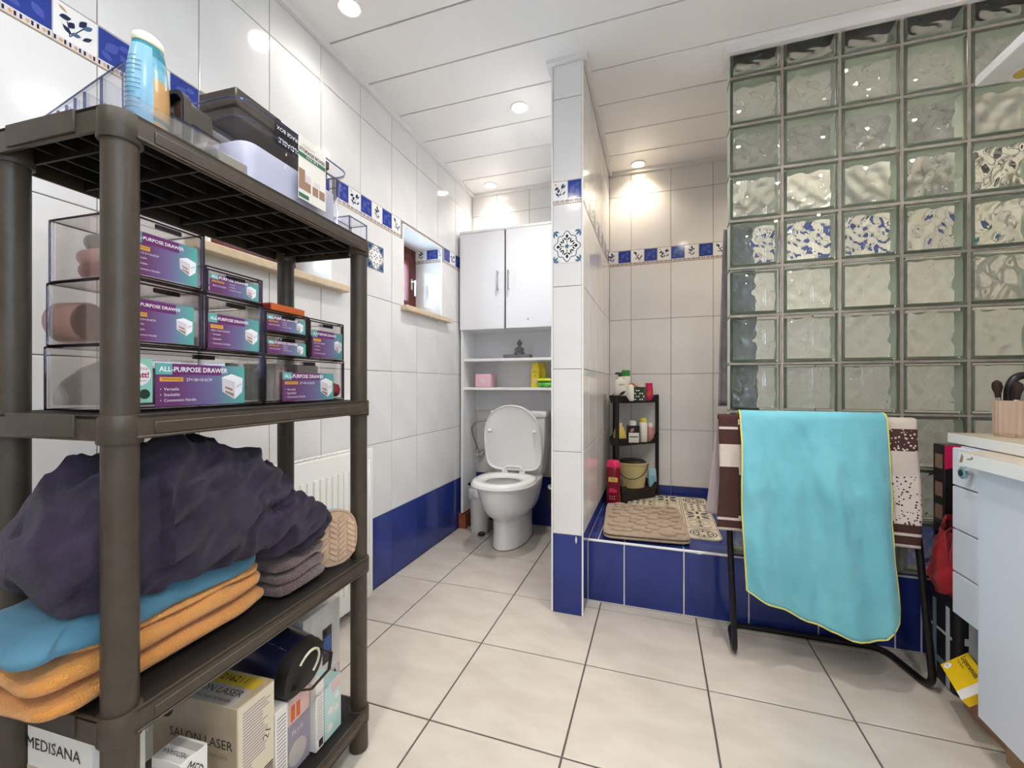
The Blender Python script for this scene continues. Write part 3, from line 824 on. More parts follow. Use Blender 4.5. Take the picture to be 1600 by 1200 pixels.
MB().box(*cbx((cabx0 + .018, YB - .012, .81), (cabx1 - .018, YB - .006, DT))).build('back_panel', 'melamine', cab)
for k, (x0, x1, hx) in enumerate(((cabx0 + .002, -.9605, -1.000), (-.9495, cabx1 - .002, -.925))):
    d = MB().box(*cbx((x0, cy0 - .018, DB - .002), (x1, cy0, DT)), ch=.002).build('door', 'melamine', cab)
    h = MB(); hz = 1.685
    for zz in (hz - .055, hz + .055): h.cyl((hx - cabx0, -.018, zz), (hx - cabx0, -.044, zz), .004, seg=8)
    h.box((hx - cabx0 - .006, -.050, hz - .066), (hx - cabx0 + .006, -.040, hz + .066), ch=.003); h.build('handle', 'chrome', d)
    if k: MB().cyl((-.795 - cabx0, -.019, 1.425), (-.795 - cabx0, -.0178, 1.425), .006, seg=10).build('screw_mark', 'print_grey', d)
MB().box(*cbx((-.9605, cy0 - .004, DB), (-.9495, cy0 + .008, DT))).build('door_gap_shade', 'void_shade', cab, smooth=False)  # dark strip painted as the shade between the two doors

tag(MB().prism([(0, 0), (.05, 0), (.05, .10), (.028, .088), (.0, .104)], 0, .19, mx=Matrix.Translation((-1.299, 2.885, 0)) @ Matrix.Rotation(PI / 2, 4, 'X')).build('support_block', 'terracotta'), 'terracotta brick block propping up the white cabinet side', 'block')

BX, BY = -1.135, 2.61
pbin = thing('pedal_bin', 'white plastic bin lined with a bag beside the toilet', 'bin', (BX, BY + .07, 0))
MB().lathe([(.058, 0), (.060, .01), (.068, .27), (.070, .29), (.064, .29), (.055, .02), (.001, .015)], seg=24).build('body', 'bin_white', pbin)
bag = MB(); rr = []
for z, r0 in ((.235, .071), (.26, .074), (.29, .074), (.302, .070), (.29, .062)):
    rr.append([((r0 + .004 * math.sin(5 * a + z * 60) * (z < .28)) * math.cos(a), (r0 + .004 * math.sin(7 * a)) * math.sin(a), z + (.012 * math.sin(3 * a) if z < .25 else 0)) for a in [2 * PI * k / 40 for k in range(40)]])
bag.loft(rr, 0, False, False).build('bin_bag', 'bag_film', pbin)
b = MB(); b.lathe([(.060, .300), (.066, .302), (.066, .318), (.05, .326), (.001, .330)], seg=24); b.build('lid', 'bin_white', pbin)
b = MB()
for k in range(5): b.box((-.07, -.045 + k * .018, .318 + .002 * k), (-.04, -.037 + k * .018, .334), ch=.002)
b.build('lid_grille', 'black_plastic', pbin)
MB().box((.02, -.085, .0), (.06, -.05, .022), ch=.004).build('pedal', 'brown_dark', pbin)

br = thing('toilet_brush', 'black toilet brush in a white wall holder beside the toilet', 'toilet brush', (-.625, 2.72, .21))
MB().lathe([(.035, 0), (.040, .02), (.042, .115), (.042, .12), (.036, .12), (.034, .02), (.001, .015)], seg=20).build('cup', 'brown_dark', br)
MB().lathe([(.043, .112), (.046, .114), (.046, .128), (.043, .13), (.040, .128), (.043, .112)], seg=20).build('cup_rim', 'seat_plastic', br)
MB().cyl((0, 0, .03), (0, 0, .33), .008).build('handle', 'black_plastic', br)
MB().box((.03, -.02, .02), (.1885, .02, .07), ch=.005).build('wall_bracket', 'chrome', br)

# --- things in the open shelves
bud = thing('buddha_statue', 'small grey sitting statue on a stone tray on the upper open shelf', 'statue', (-.905, 2.80, 1.175))
b = MB(); b.box((-.095, -.04, 0), (.095, .04, .026), ch=.007); b.build('tray', 'stone_grey', bud)
b = MB()
b.loft([[(.014 + rx * math.cos(a), ry * math.sin(a), z) for a in [2 * PI * k / 20 for k in range(20)]] for rx, ry, z in ((.026, .022, .026), (.031, .026, .030), (.030, .024, .040), (.021, .016, .048), (.020, .014, .060), (.024, .014, .072), (.019, .011, .080), (.008, .008, .085), (.0085, .0085, .089), (.0145, .013, .096), (.0155, .0145, .104), (.014, .013, .113), (.008, .008, .121), (.0055, .0055, .126), (.002, .002, .133))])
for s_ in (-1, 1):
    b.tube([(.014 + s_ * .024, 0, .070), (.014 + s_ * .029, -.006, .056), (.014 + s_ * .018, -.018, .046), (.014 + s_ * .003, -.021, .045)], .0062, 8)
    b.sphere((.014 + s_ * .026, -.006, .035), (.013, .016, .008)); b.sphere((.014 + s_ * .0155, 0, .103), (.003, .004, .007))
b.build('figure', 'stone_grey', bud)
pr = thing('toilet_roll', 'pink wrapped toilet paper pack on the lower open shelf', 'toilet paper', (-1.142, 2.80, .9775))
b = MB(); b.box((-.058, -.055, 0), (.058, .055, .092), ch=.008); b.build('pack', 'pink_paper', pr)
b = MB(); b.box((-.02, -.0562, .03), (.02, -.0545, .055), ch=.0005); b.build('seam', 'print_pale', pr)
def baby(loc, label, lettering):
    t = thing('shampoo_bottle', label, 'bottle', loc, group='yellow baby bottles on the cabinet shelf')
    MB().lathe([(.026, 0), (.030, .004), (.030, .115), (.029, .128), (.024, .134)], seg=22, sy=.7).build('body', 'baby_yellow', t)
    MB().lathe([(.024, .134), (.0245, .137), (.023, .162), (.020, .166), (.001, .166)], seg=22, sy=.75).build('cap', 'baby_yellow', t)
    if lettering:
        text(t, 'Baby', .017, (0, -.0222, .105), 'print_red', '-y'); text(t, 'X', .03, (0, -.0222, .075), 'carrot', '-y')
        MB().lathe([(.012, -.0008), (.012, .0008)], seg=14, mx=Matrix.Translation((.004, -.0218, .045)) @ Matrix.Rotation(PI / 2, 4, 'X')).build('print_dot', 'pink_paper', t)
baby((-.774, 2.79, .9775), 'yellow baby shampoo bottle with red print on the lower open shelf', True)
baby((-.745, 2.85, .9775), 'yellow baby bottle standing behind the printed yellow bottle', False)
def wipes(loc, label, m, sx_, h, seed):
    b = MB()
    def fn(u, v):
        a = 2 * PI * u; x = math.copysign(abs(math.cos(a)) ** .5, math.cos(a)); z = math.copysign(abs(math.sin(a)) ** .8, math.sin(a))
        w = (1 - abs(2 * v - 1) ** 6) ** .5
        return (sx_ * (2 * v - 1), .05 * x * (.55 + .45 * w), h / 2 + h / 2 * z * (.15 + .85 * w) + .004 * fbm((v * 3, x, z), 2, seed))
    b.grid(fn, 24, 16)
    tag(b.build('wipes_pack', m, None, loc, angle=60), label, 'wipes', 'baby wipes packs on the cabinet shelf')
wipes((-.692, 2.77, .9775), 'green baby wipes pack lying on the lower open shelf', 'wipes_green', .052, .038, 1)
wipes((-.695, 2.765, 1.016), 'yellow wipes pack lying on top of the green pack', 'wipes_yellow', .055, .022, 2)

# ================================================================== radiator
rad = thing('radiator', 'white ribbed panel radiator on the wall behind the shelf unit', 'radiator', (0, 0, 0))
ry0, ry1, rz0, rz1 = .45, 1.623, .055, .715
rad.location = (-1.24, (ry0 + ry1) / 2, rz0)
hl = (ry1 - ry0) / 2; rh = rz1 - rz0
for nm, x0, x1 in (('front_panel', .018, .034), ('rear_panel', -.040, -.024)):
    p = MB(); p.box((x0, -hl, 0), (x1, hl, rh), ch=.006).build(nm, 'radiator_paint', rad)
nb = 34; me_ = MB().box((.030, -.010, .075), (.0395, .010, rh - .075), ch=.0045).mesh('rib', 'radiator_paint')
for k in range(nb): link('rib', me_, rad, (0, -hl + .055 + (2 * hl - .11) * k / (nb - 1), 0))
for yy in (-hl + .024, hl - .024): MB().box((.031, yy - .006, .05), (.038, yy + .006, rh - .05), ch=.003).build('edge_rib', 'radiator_paint', rad)
me_ = MB().box((-.024, -.003, -.002), (.018, .003, .002)).mesh('grille_bar', 'radiator_paint', smooth=False)
for yy in range(40): link('grille_bar', me_, rad, (0, -hl + .02 + (2 * hl - .04) * yy / 39, rh - .004))
for yy in (.05, .10): MB().cyl((.0, -hl + yy, 0), (.0, -hl + yy, -rz0 + .002), .009).build('pipe', 'radiator_paint', rad)
for yy in (-.4, .36): MB().box((-.064, yy, .3), (-.04, yy + .04, .5)).build('bracket', 'radiator_paint', rad)

# ================================================================== shower: caddy, bottles, mats
cad = thing('corner_shelf', 'black three-tier corner shelf in the shower', 'shelf', (-.285, 2.62, SZ))
poly = [(.012, .02), (.085, .0), (.295, .215), (.295, .305), (.012, .305)]
def inset(p, k):
    cx = sum(q[0] for q in p) / len(p); cy = sum(q[1] for q in p) / len(p)
    return [(cx + (x - cx) * k, cy + (y - cy) * k) for x, y in p]
for zt in (.06, .345, .60):
    b = MB(); b.prism(inset(poly, .93), zt, zt + .008)
    n = len(poly)
    for k in range(n):
        p, q = poly[k], poly[(k + 1) % n]; pi, qi = inset(poly, .93)[k], inset(poly, .93)[(k + 1) % n]
        if k == 1:   # open front: rim dips in the middle
            H = [(0, .045), (.12, .045), (.22, .012), (.78, .012), (.9, .045), (1, .045)]
        else: H = [(0, .045), (1, .045)]
        for (t0, h0), (t1, h1) in zip(H, H[1:]):
            A = [(p[0] + (q[0] - p[0]) * t, p[1] + (q[1] - p[1]) * t) for t in (t0, t1)]; B = [(pi[0] + (qi[0] - pi[0]) * t, pi[1] + (qi[1] - pi[1]) * t) for t in (t0, t1)]
            b.add([(*B[0], zt), (*B[1], zt), (*A[1], zt + h1), (*A[0], zt + h0), (*inset([B[0]], 1)[0], zt), (*B[1], zt + .008), (*[c * .985 + d * .015 for c, d in zip(A[1], (.15, .18))], zt + h1), (*[c * .985 + d * .015 for c, d in zip(A[0], (.15, .18))], zt + h0)], [(0, 1, 2, 3), (3, 2, 6, 7), (5, 4, 7, 6)])
    b.build('tier_tray', 'black_plastic', cad)
for (px, py) in ((.062, .012), (.288, .262), (.02, .295)):
    b = MB(); b.cyl((px, py, 0), (px, py, .648), .0115, seg=10); b.build('post', 'black_plastic', cad)
b = MB(); b.prism(inset(poly, .9), .0, .062); b.build('base', 'black_plastic', cad)
def bottle(name, label, loc, prof, m, capprof, capm, sx_=1., sy_=1., group=None, cat='bottle', seg=20, rz=0):
    t = thing(name, label, cat, loc, rz, group)
    MB().lathe(prof, seg=seg, sx=sx_, sy=sy_).build('body', m, t)
    if capprof: MB().lathe(capprof, seg=seg, sx=sx_, sy=sy_).build('cap', capm, t)
    return t
CX, CY = -.285, 2.62
G1 = 'bottles on the shower corner shelf'
z3 = SZ + .609; z2 = SZ + .354; z1 = SZ + .069
t = bottle('pump_bottle', 'white pump soap bottle with dark green pump on the top tier', (CX + .073, CY + .085, z3), [(.036, 0), (.039, .005), (.039, .115), (.035, .128), (.015, .135), (.013, .14)], 'shampoo_white', [(.015, .136), (.015, .15), (.006, .152), (.006, .166)], 'shampoo_white', group=G1)
b = MB(); b.box((-.03, -.008, .164), (.012, .008, .178), ch=.003); b.cyl((0, 0, .15), (0, 0, .17), .012); b.build('pump', 'dark_green', t)
text(t, 'LABELL', .013, (.012, -.0392, .102), 'print_dark', '-y'); MB().prism(leaf(0, 0, .05, .018, .6), 0, .0006, mx=Matrix.Translation((.016, -.0395, .05)) @ Matrix.Rotation(PI / 2, 4, 'X')).build('print_bird', 'print_dark', t)
t = bottle('shampoo_bottle', 'white shampoo bottle with bright green cap on the top tier', (CX + .100, CY + .185, z3), [(.026, 0), (.028, .004), (.028, .15), (.024, .165)], 'shampoo_white', [(.0265, .155), (.0265, .19), (.022, .195), (.001, .195)], 'shampoo_green', group=G1)
t = bottle('spray_bottle', 'white bottle with an orange spout on the top tier', (CX + .132, CY + .135, z3), [(.022, 0), (.026, .005), (.026, .075), (.010, .105)], 'shampoo_white', [(.011, .10), (.011, .108), (.0015, .112)], 'carrot', group=G1)
MB().tube([(0, 0, .098), (.012, 0, .108), (.045, 0, .085)], .008, 8, r1=.004).build('spout', 'carrot', t)
bx = thing('toiletry_box', 'dark green box with white petals print on the top tier', 'box', (CX + .188, CY + .130, z3), R(-18), G1)
MB().box((-.032, -.02, 0), (.032, .02, .088), ch=.001).build('carton', 'dark_green', bx)
pb = MB()
for k in range(11): pb.prism(leaf(-.022 + .022 * (k % 3) + (.008 if k % 2 else 0), .012 + .018 * (k // 3), .014, .009, k), 0, .0006, mx=Matrix.Translation((0, -.0202, 0)) @ Matrix.Rotation(PI / 2, 4, 'X'))
pb.build('petal_print', 'shampoo_white', bx, smooth=False)
bottle('lotion_bottle', 'small white capped bottle behind the pink bottle on the top tier', (CX + .195, CY + .24, z3), [(.019, 0), (.021, .004), (.021, .08), (.012, .09)], 'shampoo_white', [(.013, .09), (.013, .108), (.001, .108)], 'shampoo_white', group=G1)
t = bottle('shower_gel_bottle', 'hot pink shower gel bottle on the top tier', (CX + .240, CY + .205, z3), [(.022, 0), (.024, .004), (.024, .075), (.021, .088)], 'hot_pink', [(.0215, .088), (.0215, .112), (.001, .114)], 'hot_pink', sy_=.7, group=G1)
MB().prism(leaf(0, 0, .05, .025, 1.2), 0, .0006, mx=Matrix.Translation((0, -.0172, .045)) @ Matrix.Rotation(PI / 2, 4, 'X')).build('print_leaf', 'carrot', t)
bottle('oil_bottle', 'amber oil bottle behind the post of the middle tier', (CX + .070, CY + .085, z2), [(.038, 0), (.042, .01), (.040, .05), (.026, .095), (.015, .105)], 'amber', [(.017, .103), (.018, .122), (.001, .123)], 'card_cream', group=G1)
t = thing('shampoo_carton', 'black and white shampoo carton on the middle tier', 'box', (CX + .148, CY + .12, z2), R(12), G1)
MB().box((-.036, -.016, 0), (.036, .016, .105), ch=.001).build('carton', 'item_black', t); MB().box((-.029, -.0168, 0.002), (.032, -.0155, .062)).build('white_label', 'shampoo_white', t, smooth=False)
MB().lathe([(.022, .095), (.022, .13), (.016, .134), (.001, .134)], c=(0, .018, 0), seg=16).build('cap', 'shampoo_white', t); MB().box((-.024, -.0175, .034), (.026, -.0165, .04)).build('print_bar', 'print_dark', t, smooth=False); MB().prism(leaf(0, 0, .034, .02, .8), 0, .0006, mx=Matrix.Translation((-.008, -.0172, .078)) @ Matrix.Rotation(PI / 2, 4, 'X')).build('print_leaf', 'rose', t)
bottle('deodorant_can', 'white can with pale yellow cap on the middle tier', (CX + .205, CY + .185, z2), [(.024, 0), (.025, .003), (.025, .115), (.021, .122)], 'shampoo_white', [(.0215, .121), (.021, .138), (.014, .148), (.001, .149)], 'item_lemon', group=G1)
bottle('pink_bottle', 'small rose coloured bottle with white cap on the middle tier', (CX + .248, CY + .215, z2), [(.022, 0), (.024, .004), (.023, .078), (.012, .092)], 'rose', [(.013, .09), (.013, .115), (.001, .116)], 'shampoo_white', group=G1)
bottle('dark_bottle', 'dark bottle half hidden behind the middle tier can', (CX + .19, CY + .25, z2), [(.018, 0), (.019, .004), (.019, .085)], 'item_black', [(.014, .085), (.014, .1), (.001, .1)], 'item_black', group=G1)
bk = thing('bucket', 'cream plastic bucket with black lid and wire handle on the bottom tier', 'bucket', (CX + .138, CY + .185, z1))
MB().lathe([(.072, 0), (.076, .004), (.092, .145), (.097, .148), (.098, .156), (.092, .158), (.088, .15), (.07, .01), (.001, .008)], seg=28).build('body', 'bucket_cream', bk)
MB().lathe([(.087, .151), (.087, .156), (.075, .168), (.03, .172), (.001, .173)], seg=28).build('lid', 'brown_dark', bk)
MB().tube([(.097 * math.cos(a), .097 * math.sin(a) * .9 - .012, .150 - .085 * math.sin(-a) ** 1.2) for a in [-PI * k / 20 for k in range(0, 21)] if math.sin(-a) >= 0] if True else [], .0028, 6).build('handle', 'black_metal', bk)
t = thing('soap_packet', 'pale blue packet leaning on the bottom tier', 'packet', (CX + .262, CY + .215, z1), R(30), rot=(R(-8), 0, R(30)))
MB().box((-.026, -.012, 0), (.026, .012, .115), ch=.006).build('packet', 'pale_blue_pack', t); MB().box((-.02, -.0126, .03), (.02, -.0118, .07)).build('label', 'lotion_blue', t, smooth=False)
t = thing('shampoo_bottle', 'tall maroon shampoo bottle with pink cap on the shower floor', 'bottle', (-.238, 2.548, SZ + .0005))
MB().lathe([(.034, 0), (.040, .006), (.041, .05), (.037, .12), (.041, .20), (.040, .225), (.034, .236)], seg=24, sy=.62).build('body', 'maroon', t)
MB().lathe([(.040, .232), (.038, .262), (.030, .272), (.001, .273)], seg=24, sy=.68).build('cap', 'hot_pink', t)
MB().box((-.026, -.0266, .150), (.026, -.0235, .176), ch=.001).build('gold_label', 'amber', t); text(t, 'SEIL', .016, (0, -.0268, .163), 'print_dark', '-y')
b = MB()
for k in range(7): b.sphere((-.016 + .011 * (k % 4), -.0255, .092 + .012 * (k // 4) + .004 * (k % 2)), (.007, .002, .007), seg=8, rings=5)
b.build('fruit_print', 'hot_pink', t); b = MB()
for k in range(6): b.sphere((-.018 + .013 * (k % 3), -.0252, .052 + .014 * (k // 3)), (.003, .001, .003), seg=6, rings=4)
b.build('drop_print', 'pink_paper', t)

# printed anti-slip mat
pm = thing('printed_shower_mat', 'cream vinyl mat with blue and brown ornamental tile print on the shower floor', 'mat', (.08, 2.51, SZ + .001))
def rrect(x0, y0, x1, y1, r, n=4):
    p = []
    for cx, cy, a in ((x1 - r, y1 - r, 0), (x0 + r, y1 - r, PI / 2), (x0 + r, y0 + r, PI), (x1 - r, y0 + r, 1.5 * PI)): p += arc(cx, cy, r, a, a + PI / 2, n)
    return p
MB().prism(rrect(-.245, -.375, .205, .375, .03), 0, .006).build('sheet', 'mat_cream', pm)
pr_ = MB(); CELL = .15
for i in range(3):
    for j in range(5):
        cx, cy = -.17 + i * CELL, -.30 + j * CELL; hz = .0065
        def S(pts, w, m_): stroke(pr_, [(cx + x, cy + y) for x, y in pts], w, m_, '+z', hz)
        kind = (i * 2 + j * 3) % 4
        sq = [(-.07, -.07), (.07, -.07), (.07, .07), (-.07, .07)]
        S(sq + sq[:1], .003, 1)
        if kind == 0:
            for r_ in (.058, .045, .022): S(arc(0, 0, r_, 0, 2 * PI, 20), .005, 0 if r_ > .03 else 1)
            for k in range(8): pr_.poly([(cx + x, cy + y, hz + .0002) for x, y in leaf(.034 * math.cos(k * PI / 4), .034 * math.sin(k * PI / 4), .024, .009, k * PI / 4)], k % 2)
        elif kind == 1:
            for k in range(16):
                x, y = -.052 + (k % 4) * .035, -.052 + (k // 4) * .035
                pr_.poly([(cx + x + p, cy + y + q, hz) for p, q in leaf(0, 0, .028, .016, .8 if (k + k // 4) % 2 else 2.36)], (k + k // 4) % 2)
        elif kind == 2:
            for k in range(4):
                a = k * PI / 2 + .785
                pr_.poly([(cx + .05 * math.cos(a) + p, cy + .05 * math.sin(a) + q, hz) for p, q in leaf(0, 0, .06, .026, a)], 0)
                pr_.poly([(cx + .042 * math.cos(a + .78) + p, cy + .042 * math.sin(a + .78) + q, hz) for p, q in leaf(0, 0, .05, .018, a + .78)], 1)
        else:
            for s_ in (-1, 1):
                for q in (-1, 1):
                    S([(s_ * (.02 + .03 * (1 - .7 * t_) * math.cos(4.5 * t_)), q * (.03 + .03 * (1 - .7 * t_) * math.sin(4.5 * t_))) for t_ in [v / 12 for v in range(13)]], .0045, 0)
            S([(-.06, 0), (.06, 0)], .004, 1); S([(0, -.06), (0, .06)], .004, 1)
pr_.build('tile_print', ['print_navy', 'brown_dark'], pm, smooth=False, recalc=False)

# folded pebble bath mat
bm_ = thing('bath_mat', 'beige memory foam bath mat with pebble relief, folded in half on the shower edge', 'mat', (-.062, 2.262, SZ + .0075), R(4))
def slabfn(hx, hy, h, z0, droop=0.):
    def fn(u, v):
        a = 2 * PI * u
        cx = math.copysign(abs(math.cos(a)) ** .18, math.cos(a)) if abs(math.cos(a)) > 1e-9 else 0; sy_ = math.copysign(abs(math.sin(a)) ** .18, math.sin(a)) if abs(math.sin(a)) > 1e-9 else 0
        prof = [(0, 0), (.9, 0), (.985, .15), (1, .5), (.985, .85), (.9, 1), (0, 1)]
        k = v * (len(prof) - 1); i = min(int(k), len(prof) - 2); f = k - i
        r_ = prof[i][0] * (1 - f) + prof[i + 1][0] * f; zz = prof[i][1] * (1 - f) + prof[i + 1][1] * f
        return (hx * cx * r_, hy * sy_ * r_, z0 + h * zz - droop * max(0, -sy_ * r_) ** 3)
    return fn
for z0, dr_ in ((0, 0), (.0155, .0)): MB().grid(slabfn(.192, .258, .0145, z0, dr_), 64, 18).build('mat_layer', 'mat_beige', bm_, angle=60)
MB().box((-.19, .235, .004), (.19, .262, .026), ch=.010).build('fold_edge', 'mat_beige', bm_)
random.seed(11); peb = []; b = MB()
for tr in range(900):
    rx = random.uniform(.020, .040); x, y = random.uniform(-.178 + rx, .178 - rx), random.uniform(-.243 + rx * .7, .243 - rx * .7)
    if all(math.hypot(x - p, (y - q)) > (rx + r_) * .86 for p, q, r_ in peb): peb.append((x, y, rx))
for x, y, rx in peb: b.lathe([(rx, .0285), (rx * .99, .0345), (rx * .93, .0375), (rx * .5, .0388), (.001, .0390)], c=(x, y, 0), seg=16, sy=.82)
b.build('pebble_relief', 'mat_beige', bm_)

# grey towel hanging inside the shower behind the glass blocks
gt = thing('hanging_towel', 'grey towel hanging behind the edge of the glass block wall', 'towel', (.345, 2.145, .90))
def gfn(u, v):
    return (-.075 + .15 * u * (.75 + .25 * (1 - v)) + .02 * v, .018 * math.sin(u * 12) * (1 - .6 * v) + .010 * fbm((u * 3, v * 3, 0), 1.5, 3), .80 * v)
b = MB(); b.grid(gfn, 20, 26); o = b.build('cloth', 'grey_towel', gt, angle=70); md = o.modifiers.new('thickness', 'SOLIDIFY'); md.thickness = .006
b = MB(); b.lathe([(.03, 0), (.028, -.006), (.008, -.01)], seg=18, mx=Matrix.Translation((.02, -.064, .81)) @ Matrix.Rotation(PI / 2, 4, 'X')); b.tube(round_path([(.02, -.055, .81), (.02, .0, .80), (.02, .02, .815)], .012), .004, 8); b.build('hook', 'chrome', gt)
# wire rack with bottles seen blurred through the blocks
wr_ = thing('shower_rack', 'two-tier wire shelf on the shower wall seen through the glass blocks', 'shelf', (XR - .1365, 2.42, 1.58), R(-90))
for z in (0, .30):
    for k in range(5): MB().tube([(-.13, -.06 + k * .04, z), (.13, -.06 + k * .04, z)], .003, 6).build('wire', 'chrome', wr_)
    MB().tube([(-.13, -.08, z + .03), (.13, -.08, z + .03), (.13, .12, z + .03), (-.13, .12, z + .03)], .004, 6, closed=True).build('wire_rim', 'chrome', wr_)
for x_ in (-.13, .13): MB().tube([(x_, .128, -.02), (x_, .128, .40)], .004, 6).build('upright', 'chrome', wr_)
G5 = 'bottles on the wire shower shelf'
bottle('shower_bottle', 'yellow bottle with blue cap on the lower wire shower shelf', (1.33, 2.44, 1.5835), [(.03, 0), (.033, .005), (.033, .06), (.02, .075)], 'item_lemon', [(.022, .074), (.022, .105), (.001, .106)], 'print_blue_flat', group=G5)
bottle('shower_bottle', 'purple bottle with orange cap on the upper wire shower shelf', (1.33, 2.44, 1.8835), [(.028, 0), (.031, .005), (.031, .085), (.02, .10)], 'purple_fleece', [(.022, .098), (.022, .125), (.001, .126)], 'carrot', group=G5)
bottle('shower_bottle', 'dark teal bottle lying low on the lower wire shower shelf', (1.33, 2.35, 1.5835), [(.025, 0), (.027, .005), (.027, .05), (.018, .06)], 'lotion_teal', [(.019, .058), (.019, .08), (.001, .081)], 'shampoo_white', group=G5)

# ================================================================== towel stand
st = thing('towel_stand', 'black metal tube towel stand in front of the glass blocks', 'towel rack', (.55, 1.80, 0))
def w2(p): return (p[0] - .55, p[1] - 1.80, p[2])
TZ = .868
MB().tube([w2(p) for p in round_path([(.255, 1.782, .55), (.272, 1.745, .012), (.285, 1.962, .0115), (.80, 1.962, .0115), (.848, 1.745, .012), (.822, 1.779, .50)], .055, 8)], .0108, 10).build('base_tube', 'black_metal', st)
MB().tube([w2(p) for p in round_path([(.255, 1.782, .55), (.238, 1.80, TZ), (.80, 1.80, TZ), (.822, 1.779, .50)], .05, 8)], .0105, 10).build('top_tube', 'black_metal', st)

def interp(u, tab):
    for (a, p), (b_, q) in zip(tab, tab[1:]):
        if u <= b_: return p + (q - p) * (max(u, a) - a) / (b_ - a)
    return tab[-1][1]
def drape(name, label, mats, x0, x1, front, back, yb, rad_, ztop, folds, hem=None, mfn=None, seed=1, nu=64, bottom=None, skew=0., backskew=0.):
    t = thing(name, label, 'towel', ((x0 + x1) / 2, yb, ztop))
    cx = (x0 + x1) / 2; Ltot = front + back + PI * rad_
    def fn(u, v, off=0.):
        x = x0 - cx + (x1 - x0) * u
        fl = front * (bottom(u) if bottom else 1.)
        L = v * (fl + PI * rad_ + back)
        if L < fl:
            dz = fl - L; y_, z_ = -rad_, -dz
            amp = min(1, dz / .25)
            y_ -= amp * (folds * (math.sin(u * 9 + seed) * .5 + .5 + .35 * math.sin(u * 23 + 4 * z_ + seed)) + min(.012, folds) * fbm((u * 2.2, z_ * 1.2, seed), 2.0, seed)) + .006 * amp + .078 * dz
            x += skew * dz + .006 * amp * math.sin(u * 7 + z_ * 9 + seed)
            y_ += .003 * fbm((u * 5, z_ * 5, seed), 2.5, seed) + (.004 * fbm((u * 4 + z_ * 3, z_ * 2, seed), 3, seed + 2) if folds > .01 else 0)
        elif L < fl + PI * rad_:
            a = (L - fl) / rad_; y_, z_ = -rad_ * math.cos(a), rad_ * math.sin(a)
        else:
            dz = L - fl - PI * rad_; y_, z_ = rad_ + .006 * min(1, dz / .1), -dz
            x += -skew * dz - backskew * dz
            y_ += .004 * math.sin(u * 11 + seed) * min(1, dz / .2)
        return (x, y_, z_)
    b = MB(); b.grid(fn, nu, 90, mfn=mfn)
    o = b.build('cloth', mats, t, angle=80); md = o.modifiers.new('thickness', 'SOLIDIFY'); md.thickness = .004; md.offset = 0
    if hem:
        path = [fn(0, v / 60) for v in range(0, 61)]; h = MB()
        h.tube([fn(0, v / 60) for v in range(61)], .0035, 6); h.tube([fn(1, v / 60) for v in range(61)], .0035, 6); h.tube([fn(u / 40, 0) for u in range(41)], .0035, 6); h.tube([fn(u / 40, 1) for u in range(41)], .0035, 6)
        h.build('hem', hem, t)
    return t, fn
def brown_m(u, v):
    # patchwork: v runs from the front bottom up over the bar and down behind
    if v > .56: return 4
    cells = [[0, 2, 0, 1, 2, 2, 0], [0, 2, 0, 2, 3, 1, 2], [0, 1, 3, 2, 0, 0, 2], [1, 0, 1, 3, 1, 1, 1], [0, 3, 2, 1, 0, 3, 3], [0, 2, 0, 1, 1, 0, 1]]
    r_ = int(v / .56 * 6); c = int((u + .03 * math.sin(v * 30)) * 6.99)
    if v < .012 or .042 < v < .052: return 1
    if v < .05: return 0
    if u < .11 and .44 < v < .452: return 1
    return cells[min(r_, 5)][max(0, min(c, 6))]
bt, _ = drape('patchwork_towel', 'brown and cream patchwork towel on the stand under the turquoise towel', ['towel_brown', 'towel_cream', 'towel_cream_dots', 'towel_brown_dots', 'towel_lilac'], .222, .822, .405,   .37, 1.80, .0165, TZ, .003, mfn=brown_m, seed=3, skew=-.02, backskew=.13)
ct, _ = drape('turquoise_towel', 'long turquoise microfibre towel with yellow hem hanging over the stand', ['towel_cyan'], .294, .736, .70, .30, 1.80,   .0295, TZ + .003, .034, hem='hem_yellow', seed=1, nu=80, skew=.005,
              bottom=lambda u: interp(u, ((0, .857), (.15, .90), (.35, .955), (.6, 1.0), (.8, 1.01), (.9, .985), (.97, .92), (1, .85))))
# ================================================================== plastic shelf unit and what stands on it
SA = Vector((-.744, .4105)); ES = Vector((-.056, .998)); ET = Vector((-.998, -.056)); SROT = math.atan2(.056, .998)
def L(s, t, z):
    p = SA + ES * s + ET * t
    return (p.x, p.y, z)
SL, SD = .571, .2437        # post spacing
def tray_deck(hz=.036):
    """shelf deck in unit-local coordinates: x = -t (front = 0), y = s"""
    parts = []
    o = .026; x0, x1, y0, y1 = -SD - o, o, -o, SL + o
    b = MB()
    b.prism(rrect(x0, y0, x1, y1, .026, 5), hz - .005, hz - .001)
    deck = b
    rim = MB(); P_ = rrect(x0, y0, x1, y1, .026, 5); Q = rrect(x0 + .0045, y0 + .0045, x1 - .0045, y1 - .0045, .022, 5)
    rim.loft([[(x, y, 0) for x, y in P_], [(x, y, hz) for x, y in P_], [(x, y, hz) for x, y in Q], [(x, y, 0) for x, y in Q], [(x, y, 0) for x, y in P_]], 0, False, False)
    # raised band along the outside and the notches of the short ends
    rim.box((x1 - .001, y0 + .055, .006), (x1 + .0025, y1 - .055, .024), ch=.001); rim.box((x1 - .001, y0 + .03, .001), (x1 + .0032, y1 - .03, .0045), ch=.001)
    return deck, rim, (x0, x1, y0, y1)
deck, rim, (dx0, dx1, dy0, dy1) = tray_deck()
unit = thing('shelf_unit', 'dark brown plastic four-tier shelf unit standing by the left wall', 'shelf unit', L(0, 0, 0), SROT)
dm = deck.mesh('shelf_deck', 'rack_dark', smooth=False); rm = rim.mesh('shelf_rim', 'rack_plastic')
bars = []
